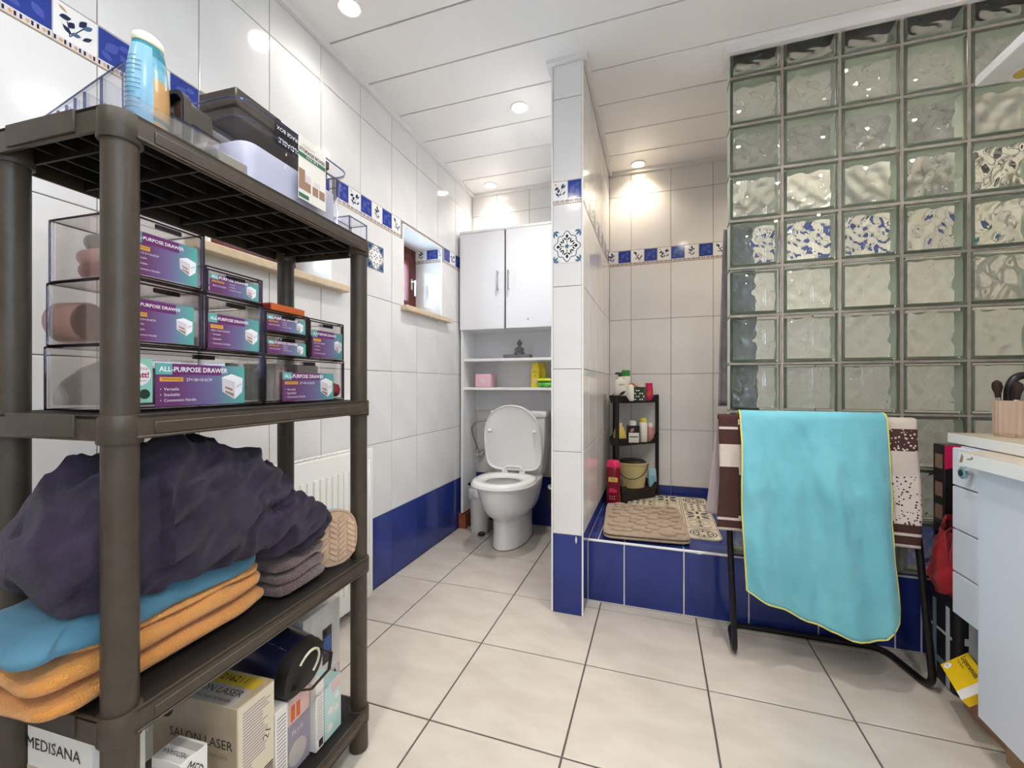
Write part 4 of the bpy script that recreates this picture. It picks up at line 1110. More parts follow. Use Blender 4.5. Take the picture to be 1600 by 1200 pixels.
for k in range(7): 
    yy = .02 + (SL - .04) * k / 6; bars.append(('long', MB().box((dx0 + .006, yy - .002, .004), (dx1 - .006, yy + .002, .031)).mesh('rib', 'rack_dark', smooth=False)))
for k in range(5):
    xx = -SD + .02 + (SD - .04) * k / 4; bars.append(('short', MB().box((xx - .002, dy0 + .006, .010), (xx + .002, dy1 - .006, .031)).mesh('rib', 'rack_dark', smooth=False)))
nm = MB(); nm.box((-.035, -.004, .006), (.035, .0005, .034), ch=.001); notch = nm.mesh('end_notch', 'rack_plastic')
col_ = MB(); col_.lathe([(.0255, -.005), (.0268, -.003), (.0268, .034), (.0258, .0365), (.022, .0365)], seg=24); collar = col_.mesh('collar', 'rack_plastic')
SHZ = [.078, .489, .919, 1.357]
for zi, z_ in enumerate(SHZ):
    d = link('shelf_deck', dm, unit, (0, 0, z_))
    for nme, me_ in bars: link('rib', me_, d)
    link('shelf_rim', rm, d)
    link('end_block', MB().box((-SD / 2 - .075, dy0 - .0035, .004), (-SD / 2 + .075, dy0 + .0005, .037), ch=.001).mesh('end_block', 'rack_plastic') if zi == 0 else bpy.data.meshes['end_block'], d)
    for (x, y) in ((0, 0), (0, SL), (-SD, SL), (-SD, 0)): link('collar', collar, d, (x, y, -.001))
pm_ = MB(); pm_.lathe([(.0205, 0), (.022, .003), (.022, SHZ[3])], seg=24); post = pm_.mesh('post', 'rack_plastic')
ft = MB(); ft.lathe([(.024, 0), (.025, .004), (.024, .06), (.0235, .075)], seg=24); foot = ft.mesh('foot', 'rack_plastic')
for (x, y) in ((0, 0), (0, SL), (-SD, SL), (-SD, 0)):
    q = link('post', post, unit, (x, y, 0)); link('foot', foot, q)
Z1, Z2, Z3, Z4 = [z + .036 for z in SHZ]   # tops of the four decks

# ---- acrylic drawers (27 x 18 x 10.4 and smaller), front faces the room (+x local)
G2 = 'clear all-purpose drawers stacked on the shelf unit'
def panel_box(b, w, d, h, th=.0022, m=0):
    b.box((-d / 2, -w / 2, 0), (d / 2, w / 2, th), m); b.box((-d / 2, -w / 2, h - th), (d / 2, w / 2, h), m)
    b.box((-d / 2, -w / 2, th), (d / 2, -w / 2 + th, h - th), m); b.box((-d / 2, w / 2 - th, th), (d / 2, w / 2, h - th), m); b.box((-d / 2, -w / 2 + th, th), (-d / 2 + th, w / 2 - th, h - th), m)
def edges(b, w, d, h, r=.0016):
    for y in (-w / 2, w / 2):
        for z in (0, h): b.box((-d / 2, y - r, z - r), (d / 2, y + r, z + r))
        for x in (-d / 2, d / 2): b.box((x - r, y - r, 0), (x + r, y + r, h))
    for x in (-d / 2, d / 2):
        for z in (0, h): b.box((x - r, -w / 2, z - r), (x + r, w / 2, z + r))
DT_ = .135
def drawer(s0, s1, z0, h, label, dims, lab, title=1., card=None):
    w = s1 - s0 - .003; d = .18
    t = thing('stackable_organizer', label, 'drawer box', L((s0 + s1) / 2, DT_, z0), SROT, G2)
    b = MB(); panel_box(b, w, d, h); b.build('case', 'acrylic_side', t, smooth=False)
    b = MB(); edges(b, w, d, h, .0013); b.build('case_edges', 'acrylic_edge', t, smooth=False)
    tr = MB(); i = .006; tr.box((-d / 2 + .008, -w / 2 + i, .004), (d / 2 - .004, w / 2 - i, .006)); tr.box((d / 2 - .0035, -w / 2 + .004, .004), (d / 2 - .0008, w / 2 - .004, h - .005))
    dr_ = tr.build('tray', 'acrylic', t, smooth=False)
    fe = MB(); r = .0012
    for z in (.004, h - .005): fe.box((d / 2 - .003, -w / 2 + .004, z - r), (d / 2 + .0002, w / 2 - .004, z + r))
    for y in (-w / 2 + .004, w / 2 - .004): fe.box((d / 2 - .003, y - r, .004), (d / 2 + .0002, y + r, h - .005))
    fe.box((d / 2 - .002, -.022, h - .016), (d / 2 + .002, .022, h - .008), ch=.0015)
    fe.build('front_edges', 'acrylic_edge', dr_, smooth=False)
    # printed card
    y0, y1, za, zb = lab; x = d / 2 + .0006; cw = y1 - y0; chh = zb - za
    c = MB().box((-.0004, y0, za), (.0004, y1, zb)).build('label_card', 'label_gradient', t, (x, 0, 0), smooth=False)
    q = MB(); q.box((.0004, y0, zb - chh * .26), (.0006, y0 + cw * .16, zb), 1); q.box((.0004, y0 + .0, zb - chh * .26), (.0005, y0 + cw * .70, zb - chh * .02), 0)
    q.build('title_band', ['label_purple', 'label_teal'], c, smooth=False)
    sz = cw * .070 * title
    text(c, 'ALL-PURPOSE DRAWER', sz, (.0008, y0 + cw * .035, zb - chh * .14), 'print_white', '+x', 'LEFT', bold=sz * .02)
    q = MB(); q.box((.0004, y0 + cw * .04, zb - chh * .42), (.0006, y0 + cw * .27, zb - chh * .32)); q.build('pill', 'label_orange', c, smooth=False)
    text(c, 'DIMENSIONS', cw * .034, (.0008, y0 + cw * .155, zb - chh * .37), 'print_dark', '+x')
    if chh > .06:
        text(c, dims, cw * .045, (.0008, y0 + cw * (.30 if cw > .14 else .04), zb - chh * (.38 if cw > .14 else .49)), 'print_white', '+x', 'LEFT')
        for k, wd in enumerate(('Versatile', 'Stackable', 'Convenient Handle')): text(c, '\u2022  ' + wd, cw * .042, (.0008, y0 + cw * .04, zb - chh * (.60 + .13 * k)), 'print_white', '+x', 'LEFT')
    else:
        text(c, dims, cw * .04, (.0008, y0 + cw * .04, zb - chh * .62), 'print_white', '+x', 'LEFT')
        for k, wd in enumerate(('Versatile', 'Stackable', 'Convenient Handle')): text(c, '\u2022 ' + wd, cw * .03, (.0008, y0 + cw * .36, zb - chh * (.36 + .16 * k)), 'print_white', '+x', 'LEFT')
    # small picture of a white drawer box
    cx = y1 - cw * .16; cz = (za + zb) / 2 - chh * .04; k = min(cw * .135, chh * .34)
    q = MB()
    def pp(pts, m_, e): q.poly([(.0006 + e, cx + a * k, cz + b_ * k) for a, b_ in pts], m_)
    pp([(-1, .75), (-.1, 1.05), (1, .70), (.25, .35)], 0, 0); pp([(-1, .75), (.25, .35), (.2, -1.1), (-.95, -.45)], 1, 0); pp([(.25, .35), (1, .70), (.95, -.5), (.2, -1.1)], 0, 0)
    pp([(-.7, .0), (0, -.22), (.0, -.42), (-.7, -.16)], 2, .0002); pp([(-.7, -.35), (.1, -.62), (.1, -.9), (-.7, -.5)], 2, .0002); pp([(.35, .05), (.9, .3), (.88, .1), (.35, -.2)], 3, .0002)
    q.build('picture', ['print_white', 'print_pale', 'chip_brown', 'print_pale'], c, smooth=False, recalc=False)
    return t
HB = .104
zr1 = Z3 + .0025; zr2 = zr1 + HB + .003; zr3 = zr2 + HB + .003
bt1 = drawer(.030, .297, zr1, HB, 'wide clear drawer with a mint card beside its purple label, bottom of the stack', '27\u00d718\u00d710.4CM', (-.085, .086, .004, .078))
drawer(.299, .568, zr1, HB, 'wide clear drawer with red item and dark bottles, resting on the bottom shelf end', '27\u00d718\u00d710.4CM', (-.084, .090, .003, .070))
drawer(.033, .163, zr2, HB, 'clear drawer holding a beige roll, middle of the left stack', '18.2\u00d713.5\u00d710.4CM', (-.061, .046, .006, .074))
drawer(.166, .297, zr2, HB, 'clear drawer with purple label carrying the flat smoky drawer', '18.2\u00d713.5\u00d710.4CM', (-.060, .053, .004, .070))
drawer(.036, .165, zr3, HB, 'clear drawer with red and grey tubes, topmost of the stack', '18.2\u00d713.5\u00d710.4CM', (-.060, .050, .006, .076))
drawer(.166, .295, zr3, .050, 'flat clear drawer with a torn label lying on top of the middle drawer', '18.2\u00d713.5\u00d75CM', (-.056, .053, .003, .038))
drawer(.300, .432, zr2, .048, 'flat clear drawer with yellow and green items under another flat drawer', '18.2\u00d713.5\u00d75CM', (-.058, .056, .003, .032))
drawer(.300, .432, zr2 + .051, .048, 'flat clear drawer with an orange box on top of it', '18.2\u00d713.5\u00d75CM', (-.060, .055, .004, .036))
drawer(.434, .566, zr2, .098, 'clear drawer holding a dark tray on the wide drawer end', '18.2\u00d713.5\u00d710.4CM', (-.056, .060, .004, .072))
# mint card in the bottom drawer
mc = MB().box((.0885, -.131, .012), (.0905, -.089, .084)).build('mint_card', 'label_mint', bt1, smooth=False)
q = MB(); q.lathe([(.0185, 0), (.0185, .0005)], seg=28, mx=Matrix.Translation((.0906, -.1105, .058)) @ Matrix.Rotation(PI / 2, 4, 'Y')); q.build('white_circle', 'print_white', mc, smooth=False)
q = MB(); q.lathe([(.008, 0), (.008, .0005)], seg=20, mx=Matrix.Translation((.0906, -.101, .026)) @ Matrix.Rotation(PI / 2, 4, 'Y')); q.build('green_circle', 'dark_green', mc, smooth=False)
text(mc, 'ence', .0085, (.0914, -.104, .068), 'print_red', '+x'); text(mc, 'att!', .013, (.0914, -.103, .057), 'print_red', '+x', bold=.0004); text(mc, 'and power', .004, (.0914, -.106, .048), 'print_red', '+x')
# things inside the drawers
def item(name, label, cat, s, t, z, b, mats, grp=None, rot=0):
    return tag(b.build(name, mats, None, L(s, t, z), (0, 0, SROT + rot)), label, cat, grp)
for k, (m_, zz, tt, lab) in enumerate((('item_red', .016, .140, 'dark red tube lying at the bottom of the topmost drawer'), ('skin_pink', .040, .150, 'pale pink tube lying on the red tube in the topmost drawer'), ('item_grey', .066, .138, 'grey tube lying uppermost in the topmost drawer'))):
    b = MB(); b.lathe([(.003, -.056), (.013, -.040), (.0155, -.036), (.0155, .045), (.010, .052)], seg=16, mx=Matrix.Rotation(-PI / 2, 4, 'X'))
    item('cosmetic_tube', lab, 'tube', .064 + .006 * k, tt, zr3 + .007 + zz, b, m_, 'tubes in the topmost drawer', R(84 + 4 * k))
b = MB(); b.lathe([(.033, 0), (.036, .004), (.036, .05), (.033, .054), (.024, .054), (.024, 0), (.033, 0)], seg=30, mx=Matrix.Rotation(PI / 2, 4, 'X'))
item('tape_roll', 'beige roll standing upright in the middle drawer', 'roll', .080, .200, zr2 + .0075 + .036, b, 'skin_pink', None, R(-80))
b = MB(); b.loft([[(x * k, y * k, z) for x, y in ((-.07, -.04), (.07, -.045), (.075, .04), (-.06, .045))] for k, z in ((1, 0), (1.02, .012), (.97, .025), (.9, .038), (.6, .062), (.3, .075))]); item('folded_pouch', 'grey folded pouch in the wide bottom drawer', 'pouch', .085, .14, zr1 + .0075, b, 'item_grey', None, R(15))
for k in range(3): item('nail_polish', 'dark squat bottle in a row in the wide bottom drawer', 'bottle', .243 + .022 * k, .075 + .012 * (k % 2), zr1 + .0075, MB().lathe([(.010, 0), (.0105, .002), (.0105, .062), (.008, .07), (.008, .078), (.001, .079)], seg=14), 'item_greydark', 'dark bottles in the wide drawers')
for k in range(5): item('nail_polish', ('black slim bottle', 'dark grey slim bottle', 'pale grey slim bottle', 'rose slim bottle', 'rose slim bottle')[k] + ' standing in the wide drawer with the red item', 'bottle', .318 + .019 * k, .085, zr1 + .0075, MB().lathe([(.008, 0), (.0088, .002), (.0088, .03), (.0085, .031), (.0085, .075), (.001, .077)], seg=12), ('item_black', 'item_greydark', 'item_grey', 'rose', 'rose')[k], 'slim bottles in the wide drawers')
item('red_jar', 'small red round jar at the end of the wide drawer', 'jar', .542, .062, zr1 + .0075, MB().lathe([(.012, 0), (.018, .008), (.020, .02), (.017, .033), (.010, .037), (.001, .037)], seg=16), 'item_red')
item('dark_case', 'dark makeup case at the back of the wide drawer', 'case', .46, .14, zr1 + .0075, MB().box((-.04, -.075, 0), (.04, .075, .085), ch=.004), 'item_black')
item('dark_tray', 'dark tray inside the drawer above the wide drawer end', 'tray', .50, .135, zr2 + .0075, MB().box((-.06, -.05, 0), (.06, .05, .055), ch=.004), 'item_greydark')
item('dark_compacts', 'dark compact box in the topmost flat drawer', 'box', .366, .13, zr2 + .051 + .0065, MB().box((-.06, -.05, 0), (.06, .05, .018), ch=.003), 'item_black')
item('lemon_cap_jar', 'small yellow capped jar in the lower flat drawer', 'jar', .318, .07, zr2 + .0065, MB().lathe([(.011, 0), (.0115, .002), (.0115, .018), (.0115, .02), (.011, .034), (.001, .035)], seg=14), 'item_lemon', 'jars in the lower flat drawer')
item('green_jar', 'small green jar in the lower flat drawer', 'jar', .345, .085, zr2 + .0065, MB().lathe([(.011, 0), (.0115, .002), (.0115, .03), (.001, .031)], seg=14), 'item_green', 'jars in the lower flat drawer')
item('brush_set', 'grey makeup tools in the drawer under the flat smoky drawer', 'tools', .23, .14, zr2 + .0065, MB().box((-.05, -.05, 0), (.05, .05, .02), ch=.006), 'item_beige')
t = thing('orange_box', 'flat orange box lying on the small drawers', 'box', L(.372, .095, zr2 + .1005), SROT + R(4))
MB().box((-.045, -.055, 0), (.045, .055, .016), ch=.001).build('carton', 'orange_box', t); MB().box((-.044, -.0556, .003), (.044, -.0549, .013)).build('print_strip', 'item_red', t, smooth=False)

# ---- lower shelf: towels, robe, slipper
def cloth_slab(b, sx_, sy_, h, z0, seed, amp=.006, e=.32, nu=72, nv=18, tilt=0., m=0, ox=0., oy=0., sag=0.):
    def fn(u, v):
        a = 2 * PI * u; c, s_ = math.cos(a), math.sin(a)
        cx = math.copysign(abs(c) ** e, c); sy2 = math.copysign(abs(s_) ** e, s_)
        ph = PI * (v - .5); rr = max(math.cos(ph), 0) ** .42; zz = math.copysign(abs(math.sin(ph)) ** .8, math.sin(ph)) * .5 + .5
        x, y = sx_ * cx * rr, sy_ * sy2 * rr
        w = fbm((x * 9, y * 9, z0 * 20), 1.0, seed) * amp + .5 * amp * math.sin(y * 40 + 3 * fbm((x * 6, y * 6, 0), 1, seed + 1))
        edge = max(abs(x) / sx_, abs(y) / sy_)
        wav = .5 * amp * math.sin((x * 60 if abs(sy2) > .9 else y * 45) + seed)
        return (ox + x + wav * (cx if abs(cx) > .9 else 0), oy + y + wav * (sy2 if abs(sy2) > .9 else 0), z0 + h * zz + w * (.4 + .6 * zz) + tilt * y - sag * max(0, edge - .75))
    b.grid(fn, nu, nv, m)
ot = thing('orange_towel', 'orange terry towel folded in thick layers under the blue cloth', 'towel', L(.118, .122, Z2), SROT)
b = MB(); cloth_slab(b, .093, .190, .036, .006, 3, .005); b.build('lower_fold', 'orange_terry', ot, angle=80)
b = MB(); cloth_slab(b, .092, .186, .042, .040, 5, .006, ox=.001, oy=-.004); b.build('upper_fold', 'orange_terry', ot, angle=80)
b = MB(); cloth_slab(b, .088, .165, .020, .078, 8, .005, ox=.0, oy=.014); b.build('top_fold', 'orange_terry', ot, angle=80)
bc = thing('blue_cloth', 'smooth blue cloth folded on the orange towel', 'cloth', L(.105, .122, Z2 + .098), SROT)
b = MB(); cloth_slab(b, .094, .186, .042, 0, 12, .010, sag=.06); b.build('cloth', 'blue_cloth', bc, angle=80)
rb = thing('bathrobe', 'dark purple fleece robe heaped on the folded blue cloth', 'robe', L(.222, .122, Z2 + .130), SROT)
TOP = ((-.285, .79), (-.255, .83), (-.21, .86), (-.12, .885), (0, .875), (.06, .855), (.10, .80), (.15, .745), (.22, .725), (.26, .70), (.285, .62))
BOT = ((-.285, .68), (-.24, .655), (-.12, .650), (.06, .640), (.13, .62), (.2, .60), (.26, .585), (.285, .60))
def sm(u, tab):
    return sum(interp(u + d_, tab) for d_ in (-.02, -.01, 0, .01, .02)) / 5
def ridged(p, seed):
    r_ = 1 - abs(noise.noise(p + Vector((seed * 5.1, seed * 2.3, 0)))) * 2.2
    return max(r_, -.6)
def robe(u, v):
    y = -.285 + .57 * u; a = 2 * PI * v
    zt, zb = sm(y, TOP), sm(y, BOT); zc, hh = (zt + zb) / 2, (zt - zb) / 2
    endk = max(0., 1 - abs(2 * u - 1) ** 9) ** .5
    c, s_ = math.cos(a), math.sin(a)
    wx = .100 if y < -.18 else (.100 + .012 * min(1, (y + .18) / .05))
    x = wx * math.copysign(abs(c) ** .7, c) * endk; z = zc + hh * math.copysign(abs(s_) ** .8, s_) * max(endk, .03)
    p = Vector((x, y, z))
    w = p + Vector((fbm(p, 6, 2), fbm(p, 6, 9), fbm(p, 6, 4))) * .035
    dl = w.y * .80 + w.z * .45; dc = -w.y * .45 + w.z * .9       # folds run along dl, vary along dc
    g1 = ridged(Vector((dl * 5, dc * 22, w.x * 7)), 1); g2 = ridged(Vector((dl * 10 + 3, -dc * 34, w.x * 12)), 4)
    dsp = .034 * (g1 - .35) + .016 * (g2 - .35) + .022 * fbm(p, 9, 5)
    if c < -.2: dsp *= .25
    n_ = Vector((c, 0, s_ * .9)); n_.normalize()
    q = p + n_ * dsp * (.25 + .75 * endk)
    q.z = max(q.z, Z2 + (.138 if y < .07 else .088) - .008 * (1 if y < .07 else 0))
    lim = .098 if y < -.15 else .125
    q.x = min(max(-.100, q.x), lim + .12 * max(q.x - lim, 0))
    return (q.x, q.y, q.z - (Z2 + .130))
b = MB(); b.grid(robe, 170, 130); o = b.build('cloth', 'purple_fleece', rb, angle=80)
bw_ = thing('brown_towel', 'greyish brown fluffy towel folded beside the robe', 'towel', L(.385, .115, Z2), SROT)
for k, (h, z0) in enumerate(((.030, .003), (.026, .031), (.026, .055))):
    b = MB(); cloth_slab(b, .112 - .006 * k, .076, h, z0, 20 + k, .006, oy=.004 * k, tilt=.05); b.build('fold', 'brown_terry', bw_, angle=80)
# slipper standing on its side, sole to the room
sp = thing('slipper', 'beige slipper sole with herringbone tread leaning beside the towels', 'slipper', L(.500, .030, Z2 + .004), SROT, rot=(0, 0, SROT - R(38)))
def sole(k, n=40):
    pts = []
    for i in range(n):
        a = 2 * PI * i / n; c, s_ = math.cos(a), math.sin(a)
        pts.append((k * .058 * math.copysign(abs(c) ** .85, c), .072 + k * .070 * math.copysign(abs(s_) ** .8, s_)))
    return pts
def yz(pts, x): return [(x, p, q) for p, q in pts]
MB().loft([yz(sole(.96), -.010), yz(sole(1), -.006), yz(sole(1), .008), yz(sole(.95), .012)], 0).build('sole', 'slipper_sole', sp)
b = MB(); b.tube(yz(sole(1.0), .009), .004, 8, closed=True); b.build('sole_edge', 'slipper_edge', sp)
b = MB()
def inside(y, z): return (abs(y) / .052) ** 2.3 + (abs(z - .072) / .063) ** 2.4 < 1
for col in range(5):
    for r_ in range(10):
        cy, cz = -.044 + .022 * col, .006 + .0145 * r_; d_ = 1 if col % 2 else -1
        if inside(cy, cz): b.box((.0115, -.0115, -.0048), (.0155, .0115, .0048), ch=.0012, mx=Matrix.Translation((0, cy, cz)) @ Matrix.Rotation(d_ * R(38), 4, 'X'))
b.build('tread', 'slipper_sole', sp)['kind'] = 'stuff'
b = MB(); b.loft([yz(sole(.93), -.010), yz(sole(.95), -.03), yz(sole(.85), -.06), yz(sole(.6), -.085)], 0); b.build('upper', 'light_blue_cloth', sp)
t = thing('slipper', 'light blue towelling slipper lying behind the beige sole', 'slipper', L(.520, .165, Z2 + .002), SROT)
b = MB(); cloth_slab(b, .048, .055, .135, 0, 31, .006, e=.6); b.build('upper', 'light_blue_cloth', t, angle=80); MB().box((-.045, -.05, 0), (.045, .05, .01), ch=.004).build('sole', 'slipper_sole', t)

# ---- bottom shelf: cartons
def carton(name, label, s0, s1, t0, t1, h, m, z=None, group='cartons on the bottom shelf', rz=0.):
    t = thing(name, label, 'box', L((s0 + s1) / 2, (t0 + t1) / 2, Z1 + .0005 if z is None else z), SROT + rz, group)
    d, w = (t1 - t0) / 2, (s1 - s0) / 2
    MB().box((-d, -w, 0), (d, w, h), ch=.0012).build('carton', m, t)
    return t, d, w, h
FL = lambda a, b, c, d: None
def patch(t, face, d, w, u0, u1, z0, z1, m, off=.0005, name='print_panel'):
    b = MB()
    if face == '+x': b.box((d, u0, z0), (d + off, u1, z1))
    elif face == '-y': b.box((u0, -w - off, z0), (u1, -w, z1))
    else: b.box((u0, z0, w), (u1, z1, w + off))
    return b.build(name, m, t, smooth=False)
# white Medisana carton at the near end
t, d, w, h = carton('device_box', 'white MEDISANA carton with dark photo at the shelf unit end', .008, .085, .075, .222, .345, 'card_white')
text(t, 'MEDISANA', .026, (-.012, -w - .0008, h - .038), 'print_dark', '-y'); patch(t, '-y', d, w, -d, d, .0, h - .075, 'card_beige'); patch(t, '-y', d, w, -d + .004, .012, .02, h - .088, 'item_black', .001); patch(t, '-y', d, w, -.05, -.01, .08, h - .12, 'item_grey', .0014)
# small Medisana carton leaning in front, standing on another carton
t0_, d0_, w0_, h0_ = carton('base_box', 'plain grey carton under the small white MEDISANA carton', .090, .138, .004, .070, .185, 'card_grey')
t, d, w, h = carton('device_box', 'small white MEDISANA carton standing in front of the laser carton', .090, .138, .004, .070, .062, 'card_white', z=Z1 + .187)
text(t, 'MEDISANA', .0115, (.0, -.008, h + .0006), 'print_dark', '+z', spin=PI); patch(t, '+z', d, h, -.033, .033, .004, .018, 'card_grey', .0004); text(t, 'MED', .020, (d + .0008, .0, .036), 'print_dark', '+x', spin=R(-50)); patch(t, '-y', d, w, -.026, .026, .006, .045, 'card_grey', .0006); patch(t, '-y', d, w, -.018, .0, .01, .034, 'print_dark', .001)
# laser hair remover carton
t, d, w, h = carton('laser_box', 'beige SALON LASER hair remover carton with yellow number sticker', .197, .286, .004, .222, .263, 'card_beige')
lx = MB().box((d, -w + .002, .002), (d + .0006, w - .002, h - .002)).build('side_face', 'card_cream', t, smooth=False)
patch(t, '+z', d, h, -.06, .090, -.042, .004, 'card_grey', .0005, 'top_label'); patch(t, '+z', d, h, -.06, .095, .006, .036, 'sticker_yellow', .0006, 'sticker')
text(t, '216211', .024, (.03, .022, h + .0012), 'print_dark', '+z'); text(t, 'SALON LASER', .023, (.014, -.012, h + .0010), 'print_dark', '+z'); text(t, 'LIGHTENING HAIR REMOVER', .010, (.014, -.033, h + .0010), 'print_dark', '+z')
text(t, 'SALON LASER', .026, (.018, -w - .0008, h - .075), 'print_dark', '-y'); text(t, 'LIGHTENING HAIR REMOVER', .0105, (.018, -w - .0008, h - .1), 'chip_brown', '-y')
q = MB(); q.lathe([(.022, 0), (.022, .0006)], seg=24, mx=Matrix.Translation((-.075, -w, h - .028)) @ Matrix.Rotation(PI / 2, 4, 'X')); q.build('round_logo', 'print_dark', t, smooth=False)
q = MB(); q.lathe([(.012, 0), (.012, .0006)], seg=20, mx=Matrix.Translation((.08, -w, .12)) @ Matrix.Rotation(PI / 2, 4, 'X')); q.build('check_mark_disc', 'carrot', t, smooth=False)
patch(t, '-y', d, w, -.07, .04, .02, .14, 'item_beige', .0006)
q = MB()
for k in range(26): q.box((d + .0006, -w + .012, h - .02 - .0062 * k), (d + .0009, -w + .012 + random.uniform(.045, .065) * (.4 if k > 17 else 1), h - .0175 - .0062 * k))
q.build('small_print', 'print_grey', t, smooth=False)
q = MB(); yy = .0
while yy < .07:
    k = random.choice((.0012, .002, .0035)); q.box((d + .0006, .018, .03 + yy), (d + .0009, .040, .03 + yy + k)); yy += k + random.choice((.0012, .002))
q.build('barcode', 'print_dark', t, smooth=False); text(t, '21', .022, (d + .001, .025, .165), 'print_dark', '+x', spin=R(60))
# navy multistyler package with black pouch lying on cartons
t, d, w, h = carton('toothbrush_box', 'narrow white carton with printed lines beside the laser carton', .290, .325, .006, .16, .185, 'card_white')
q = MB()
for k in range(18): q.box((d, -w + .005, .03 + .008 * k), (d + .0005, w - .006, .0325 + .008 * k))
q.build('small_print', 'print_grey', t, smooth=False)
t, d, w, h = carton('device_box', 'lilac and white carton with a hand photo under the black pouch', .328, .408, .02, .17, .175, 'lilac_card')
patch(t, '+x', d, w, -w + .003, w - .003, h - .06, h - .004, 'pink_card'); patch(t, '+x', d, w, -.02, -.008, h - .055, h - .02, 'carrot', .001); patch(t, '+x', d, w, -.003, .008, h - .055, h - .02, 'carrot', .001)
q = MB(); q.lathe([(.028, 0), (.028, .0005)], seg=26, mx=Matrix.Translation((d + .0002, .0, .04)) @ Matrix.Rotation(PI / 2, 4, 'Y')); q.build('print_disc', 'card_grey', t, smooth=False); text(t, 'PLUS', .016, (d + .0008, 0, .09), 'print_pale', '+x')
t, d, w, h = carton('cosmetic_box', 'white SENSITIVE carton with lines of print beside the mint carton', .412, .440, .006, .16, .165, 'card_white')
text(t, 'SENSITIVE', .013, (d + .0006, .002, h - .03), 'print_grey', '+x', spin=0); q = MB()
for k in range(14): q.box((d, -w + .004, .03 + .007 * k), (d + .0005, w - .005, .0318 + .007 * k))
q.build('small_print', 'print_grey', t, smooth=False)
q = MB(); q.box((d, -.004, .006), (d + .0005, .010, .024)); q.build('code_print', 'print_dark', t, smooth=False)
t, d, w, h = carton('cosmetic_box', 'mint green carton with round pictures at the shelf unit edge', .443, .505, .006, .07, .135, 'mint_card')
q = MB()
for (yy, zz, r_) in ((-.012, .025, .010), (.012, .06, .009), (-.010, .066, .009), (.014, .09, .008)): q.lathe([(r_, 0), (r_, .0005)], seg=18, mx=Matrix.Translation((d, yy, zz)) @ Matrix.Rotation(PI / 2, 4, 'Y'))
q.build('round_pictures', 'card_white', t, smooth=False); patch(t, '+x', d, w, -.005, w - .004, h - .028, h - .002, 'pink_card', .0006)
t, d, w, h = carton('appliance_box', 'large white carton wrapped in clear film at the far end of the bottom shelf', .448, .590, .075, .235, .285, 'card_white')
patch(t, '+x', d, w, .0, .035, .13, .225, 'print_dark', .001); patch(t, '+x', d, w, .003, .032, .16, .20, 'print_blue_flat', .0014); patch(t, '+x', d, w, -w + .002, w - .002, .0, .10, 'pink_card', .0006); patch(t, '+x', d, w, .03, .062, .07, .105, 'card_white', .0012); text(t, '\u25b2', .018, (d + .002, .046, .088), 'print_dark', '+x')
q = MB()
def film(u, v):
    a = (u - .5) * 2; x = d + .003 + .006 * abs(fbm((u * 3, v * 3, 0), 2, 3)); 
    return (x - .0 * a, -w + 2 * w * u, .14 + (h - .14) * v)
def film2(u, v): return (-d + 2 * d * u, -w + 2 * w * v, h + .003 + .010 * abs(fbm((u * 3, v * 3, 1), 2, 5)))
q.grid(film, 16, 16); q.grid(film2, 16, 16); q.build('film_wrap', 'acrylic', t, angle=30)
# navy package + pouch
pk = thing('styler_package', 'navy hair styler package with black pouch resting on the small cartons', 'package', L(.372, .085, Z1 + .188), SROT, rot=(0, R(12), SROT))
def oval(k, n=36):
    return [(k * .062 * math.copysign(abs(math.cos(a)) ** .8, math.cos(a)), .058 + k * .058 * math.copysign(abs(math.sin(a)) ** .75, math.sin(a))) for a in [2 * PI * i / n for i in range(n)]]
def yz2(k, x): return [(x, y, z) for y, z in oval(k)]
MB().loft([yz2(.94, -.11), yz2(1, -.105), yz2(1, .045)], 0).build('sleeve', 'pack_navy', pk)
MB().loft([yz2(.97, .043), yz2(.99, .060), yz2(.95, .072), yz2(.8, .078)], 0).build('pouch', 'pouch_black', pk)
MB().tube([(.079, .0 + .034 * math.cos(a), .070 + .036 * math.sin(a)) for a in [R(150) - R(200) * k / 14 for k in range(15)]], .003, 6).build('zip', 'cap_cream', pk)
MB().tube([(.078, -.04, .035), (.105, -.01, .03), (.112, .035, .05), (.10, .05, .078), (.082, .035, .088)], .010, 8, flat=.25).build('strap', 'pouch_strap', pk)
text(pk, 'MULTISTYLER', .013, (-.0, -.030, .111), 'print_white', '+z', spin=0); q = MB(); q.box((-.03, -.015, .1155), (.0, .02, .1175), ch=.0005); q.build('print_block', 'print_black', pk, smooth=False)

# ---- top shelf
org = thing('acrylic_organizer', 'clear stepped acrylic organizer with dividers at the near end of the top shelf', 'organizer', L(.072, .135, Z4), SROT)
b = MB(); th = .0024
def side(yy): # stepped side wall: high at the front (+x), low at the back
    b.prism([(-.115, 0), (.098, 0), (.098, .105), (.03, .085), (-.115, .040)], yy, yy + th, mx=Matrix(((1, 0, 0, 0), (0, 0, 1, 0), (0, 1, 0, 0), (0, 0, 0, 1))))
for yy in (-.046, .044): side(yy)
b.box((-.115, -.044, 0), (.10, .044, th))
for xx, hh in ((-.115, .04), (-.05, .055), (-.03, .06), (-.01, .068), (.012, .074), (.05, .09), (.098, .062)): b.box((xx, -.044, 0), (xx + th, .044, hh))
b.build('body', 'acrylic', org, smooth=False)
for yy in (-.0455, .0455): MB().tube([(x, yy, z) for x, z in ((-.115, 0), (.098, 0), (.098, .105), (.03, .085), (-.115, .04))], .0013, 6, closed=True).build('bright_edge', 'acrylic_edge_light', org)
for xx, hh in ((-.05, .055), (-.03, .06), (-.01, .068), (.012, .074), (.05, .09)): MB().box((xx - .0008, -.0465, 0), (xx + .0035, -.0445, hh)).build('divider_edge', 'acrylic_edge_light', org, smooth=False)
